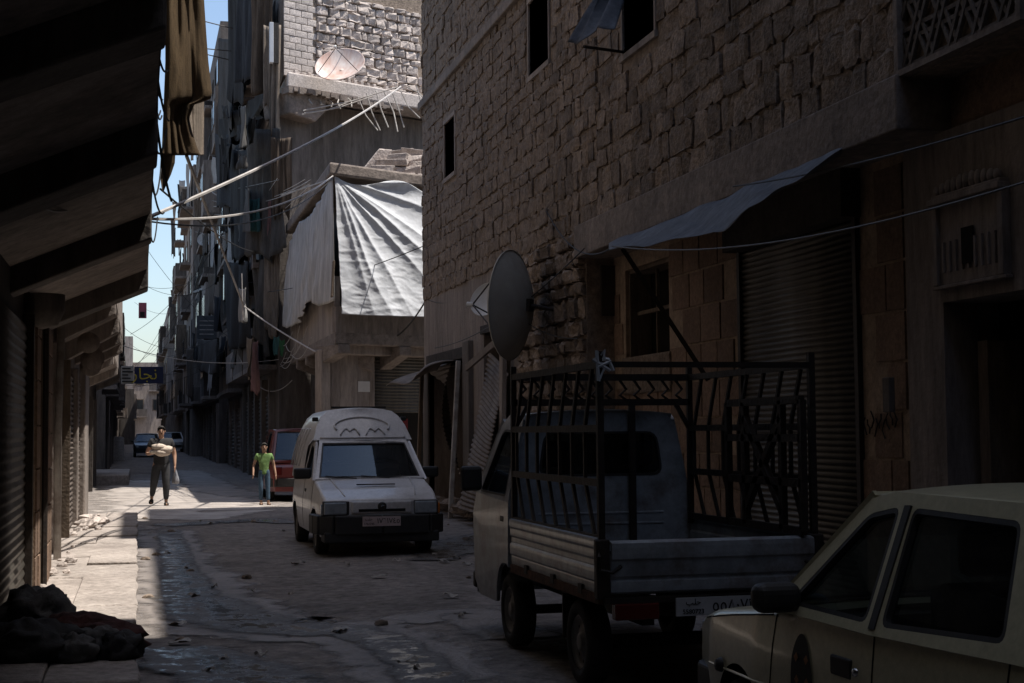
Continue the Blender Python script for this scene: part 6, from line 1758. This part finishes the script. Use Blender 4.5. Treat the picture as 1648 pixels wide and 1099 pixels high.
q = at(48, 985, z=.35); lump('sack', 'bulging dark sack slumped against the near pavement wall', 'sack', (q.x+.05, q.y, pz+.13), .24, .28, .22, M['bag_grey'], 1, .35, n=24, crumple=.16)
q = at(40, 1020, z=.3); lump('sack', 'black plastic sack lying before the bulging dark one', 'sack', (q.x, q.y-.1, pz+.09), .32, .28, .15, M['bag_black'], 2, .35, n=24, crumple=.18)
q = at(112, 1020, z=.25); lump('rag_heap', 'heap of dark reddish rags between the sacks on the pavement', 'rags', (q.x, q.y, pz+.07), .34, .22, .12, M['rag'], 3, .5, n=24, crumple=.3)
for i, (px, py, sc, key, lb2) in enumerate(((118,1050,.13,'bag_grey','pale stuffed bag at the front of the pavement rubbish heap'), (158,1042,.14,'bag_grey','crumpled grey bag beside the pale stuffed one'), (196,1045,.13,'bag_black','dark crumpled bag on the kerb edge'), (175,1025,.12,'rag','dark rag bundle behind the crumpled bags'), (70,1050,.15,'bag_black','flattened black bag under the dark sack'))):
    q = at(px, py, z=.2); lump('rubbish_bag', lb2, 'bag', (q.x, q.y, pz+sc*.42), sc, sc*.9, sc*.75, M[key], 10+i, .4, n=20, crumple=.2)
r6 = random.Random(4)
for i in range(26):
    px = r6.uniform(722, 792); py = 792+(px-722)*.55+r6.uniform(-6, 22); q = at(px, py, z=0)
    s_ = r6.uniform(.10, .26)
    x_ = min(q.x, 5.85)
    lump('rubble_chunk', 'rough chunk of masonry in the rubble heap before the wrecked shutters', 'rubble', (x_, q.y, s_*.5+.12*max(0, x_-5.2)), s_*1.3, s_, s_*.7, M['stone'], 40+i, .45, 'rubble heap before the wrecked shutters', 5, True)
for i in range(5):
    q = at(742+i*9, 800-i*3, z=.1); tag(MB().bar((q.x-.25, q.y+.2*i, .05), (min(5.9, q.x+.5), q.y+.3+.1*i, .45+.08*i), .12, .03).build('broken_plank', M['pale_wood']), 'broken plank leaning in the rubble before the wrecked shutters', 'plank', 'planks in the rubble heap')
M['scrap'] = mat('litter_paper', (.42,.40,.37), (.25,.22,.19), rough=.8, scale=6, bump=.3, vary=.4)
sp = [(725,964), (742,995), (714,906), (735,900), (752,910), (700,895), (668,880), (745,880), (638,905), (322,837), (340,841), (455,855), (520,880), (585,875), (300,915), (312,960), (345,945), (405,950), (470,955), (285,1005), (290,1035), (335,1080), (360,1060), (420,1050), (655,1062), (670,1075), (560,910), (250,868), (270,890), (480,905), (610,930), (545,1010)]
for i, (px, py) in enumerate(sp):
    q = at(px, py, z=0); sz = r6.uniform(.03, .085); an = r6.uniform(0, 6.28)
    Tm = Matrix.Translation((q.x, q.y, gz(q.x, q.y)+.035)) @ Matrix.Rotation(an, 4, 'Z')
    mb = MB().grid(lambda s, t: Tm @ Vector(((s-.5)*sz*2, (t-.5)*sz*1.2, .03*noise.noise(Vector((s*2.5+i, t*2.5, i*.7)))+.012*math.sin(s*6))), 6, 4)
    tag(mb.build('litter_scrap', M['scrap'], solid=.003), 'crumpled scrap of litter lying on the shaded road', 'litter', 'litter on the road')
for i in range(40):
    y_ = r6.uniform(9, 30); x_ = r6.choice([r6.uniform(.1, .7), r6.uniform(4.6, 5.8), r6.uniform(.5, 5)])
    s_ = r6.uniform(.02, .05)
    lump('pebble', 'small loose stone lying on the dusty road', 'stone', (x_, y_, gz(x_, y_)+s_*.4), s_*1.3, s_, s_*.7, M['stone'], 80+i, .4, 'loose stones on the road', 4, True)

for i in range(26):
    y_ = r6.uniform(12.3, 29); s_ = r6.uniform(.02, .06)
    x_ = -.93+abs(r6.gauss(0, .12))
    lump('wall_foot_stone', 'small pale stone lying at the foot of the left-hand wall', 'stone', (x_, y_, .16+s_*.3), s_*1.3, s_, s_*.8, M['pale_stone'], 200+i, .4, 'small stones along the pavement wall', 5, True)
for (x_, y_, sx, sy, sz, sd) in ((-.75, 25.4, .22, .3, .12, 1), (-.8, 24.8, .15, .18, .09, 2), (-.55, 25.9, .12, .14, .07, 3)):
    lump('spoil_heap', 'little heap of broken plaster by the lit shutters on the pavement', 'rubble', (x_, y_, .15+sz*.4), sx, sy, sz, M['pale_stone'], 300+sd, .5, 'plaster heaps by the lit shutters', 8, True)
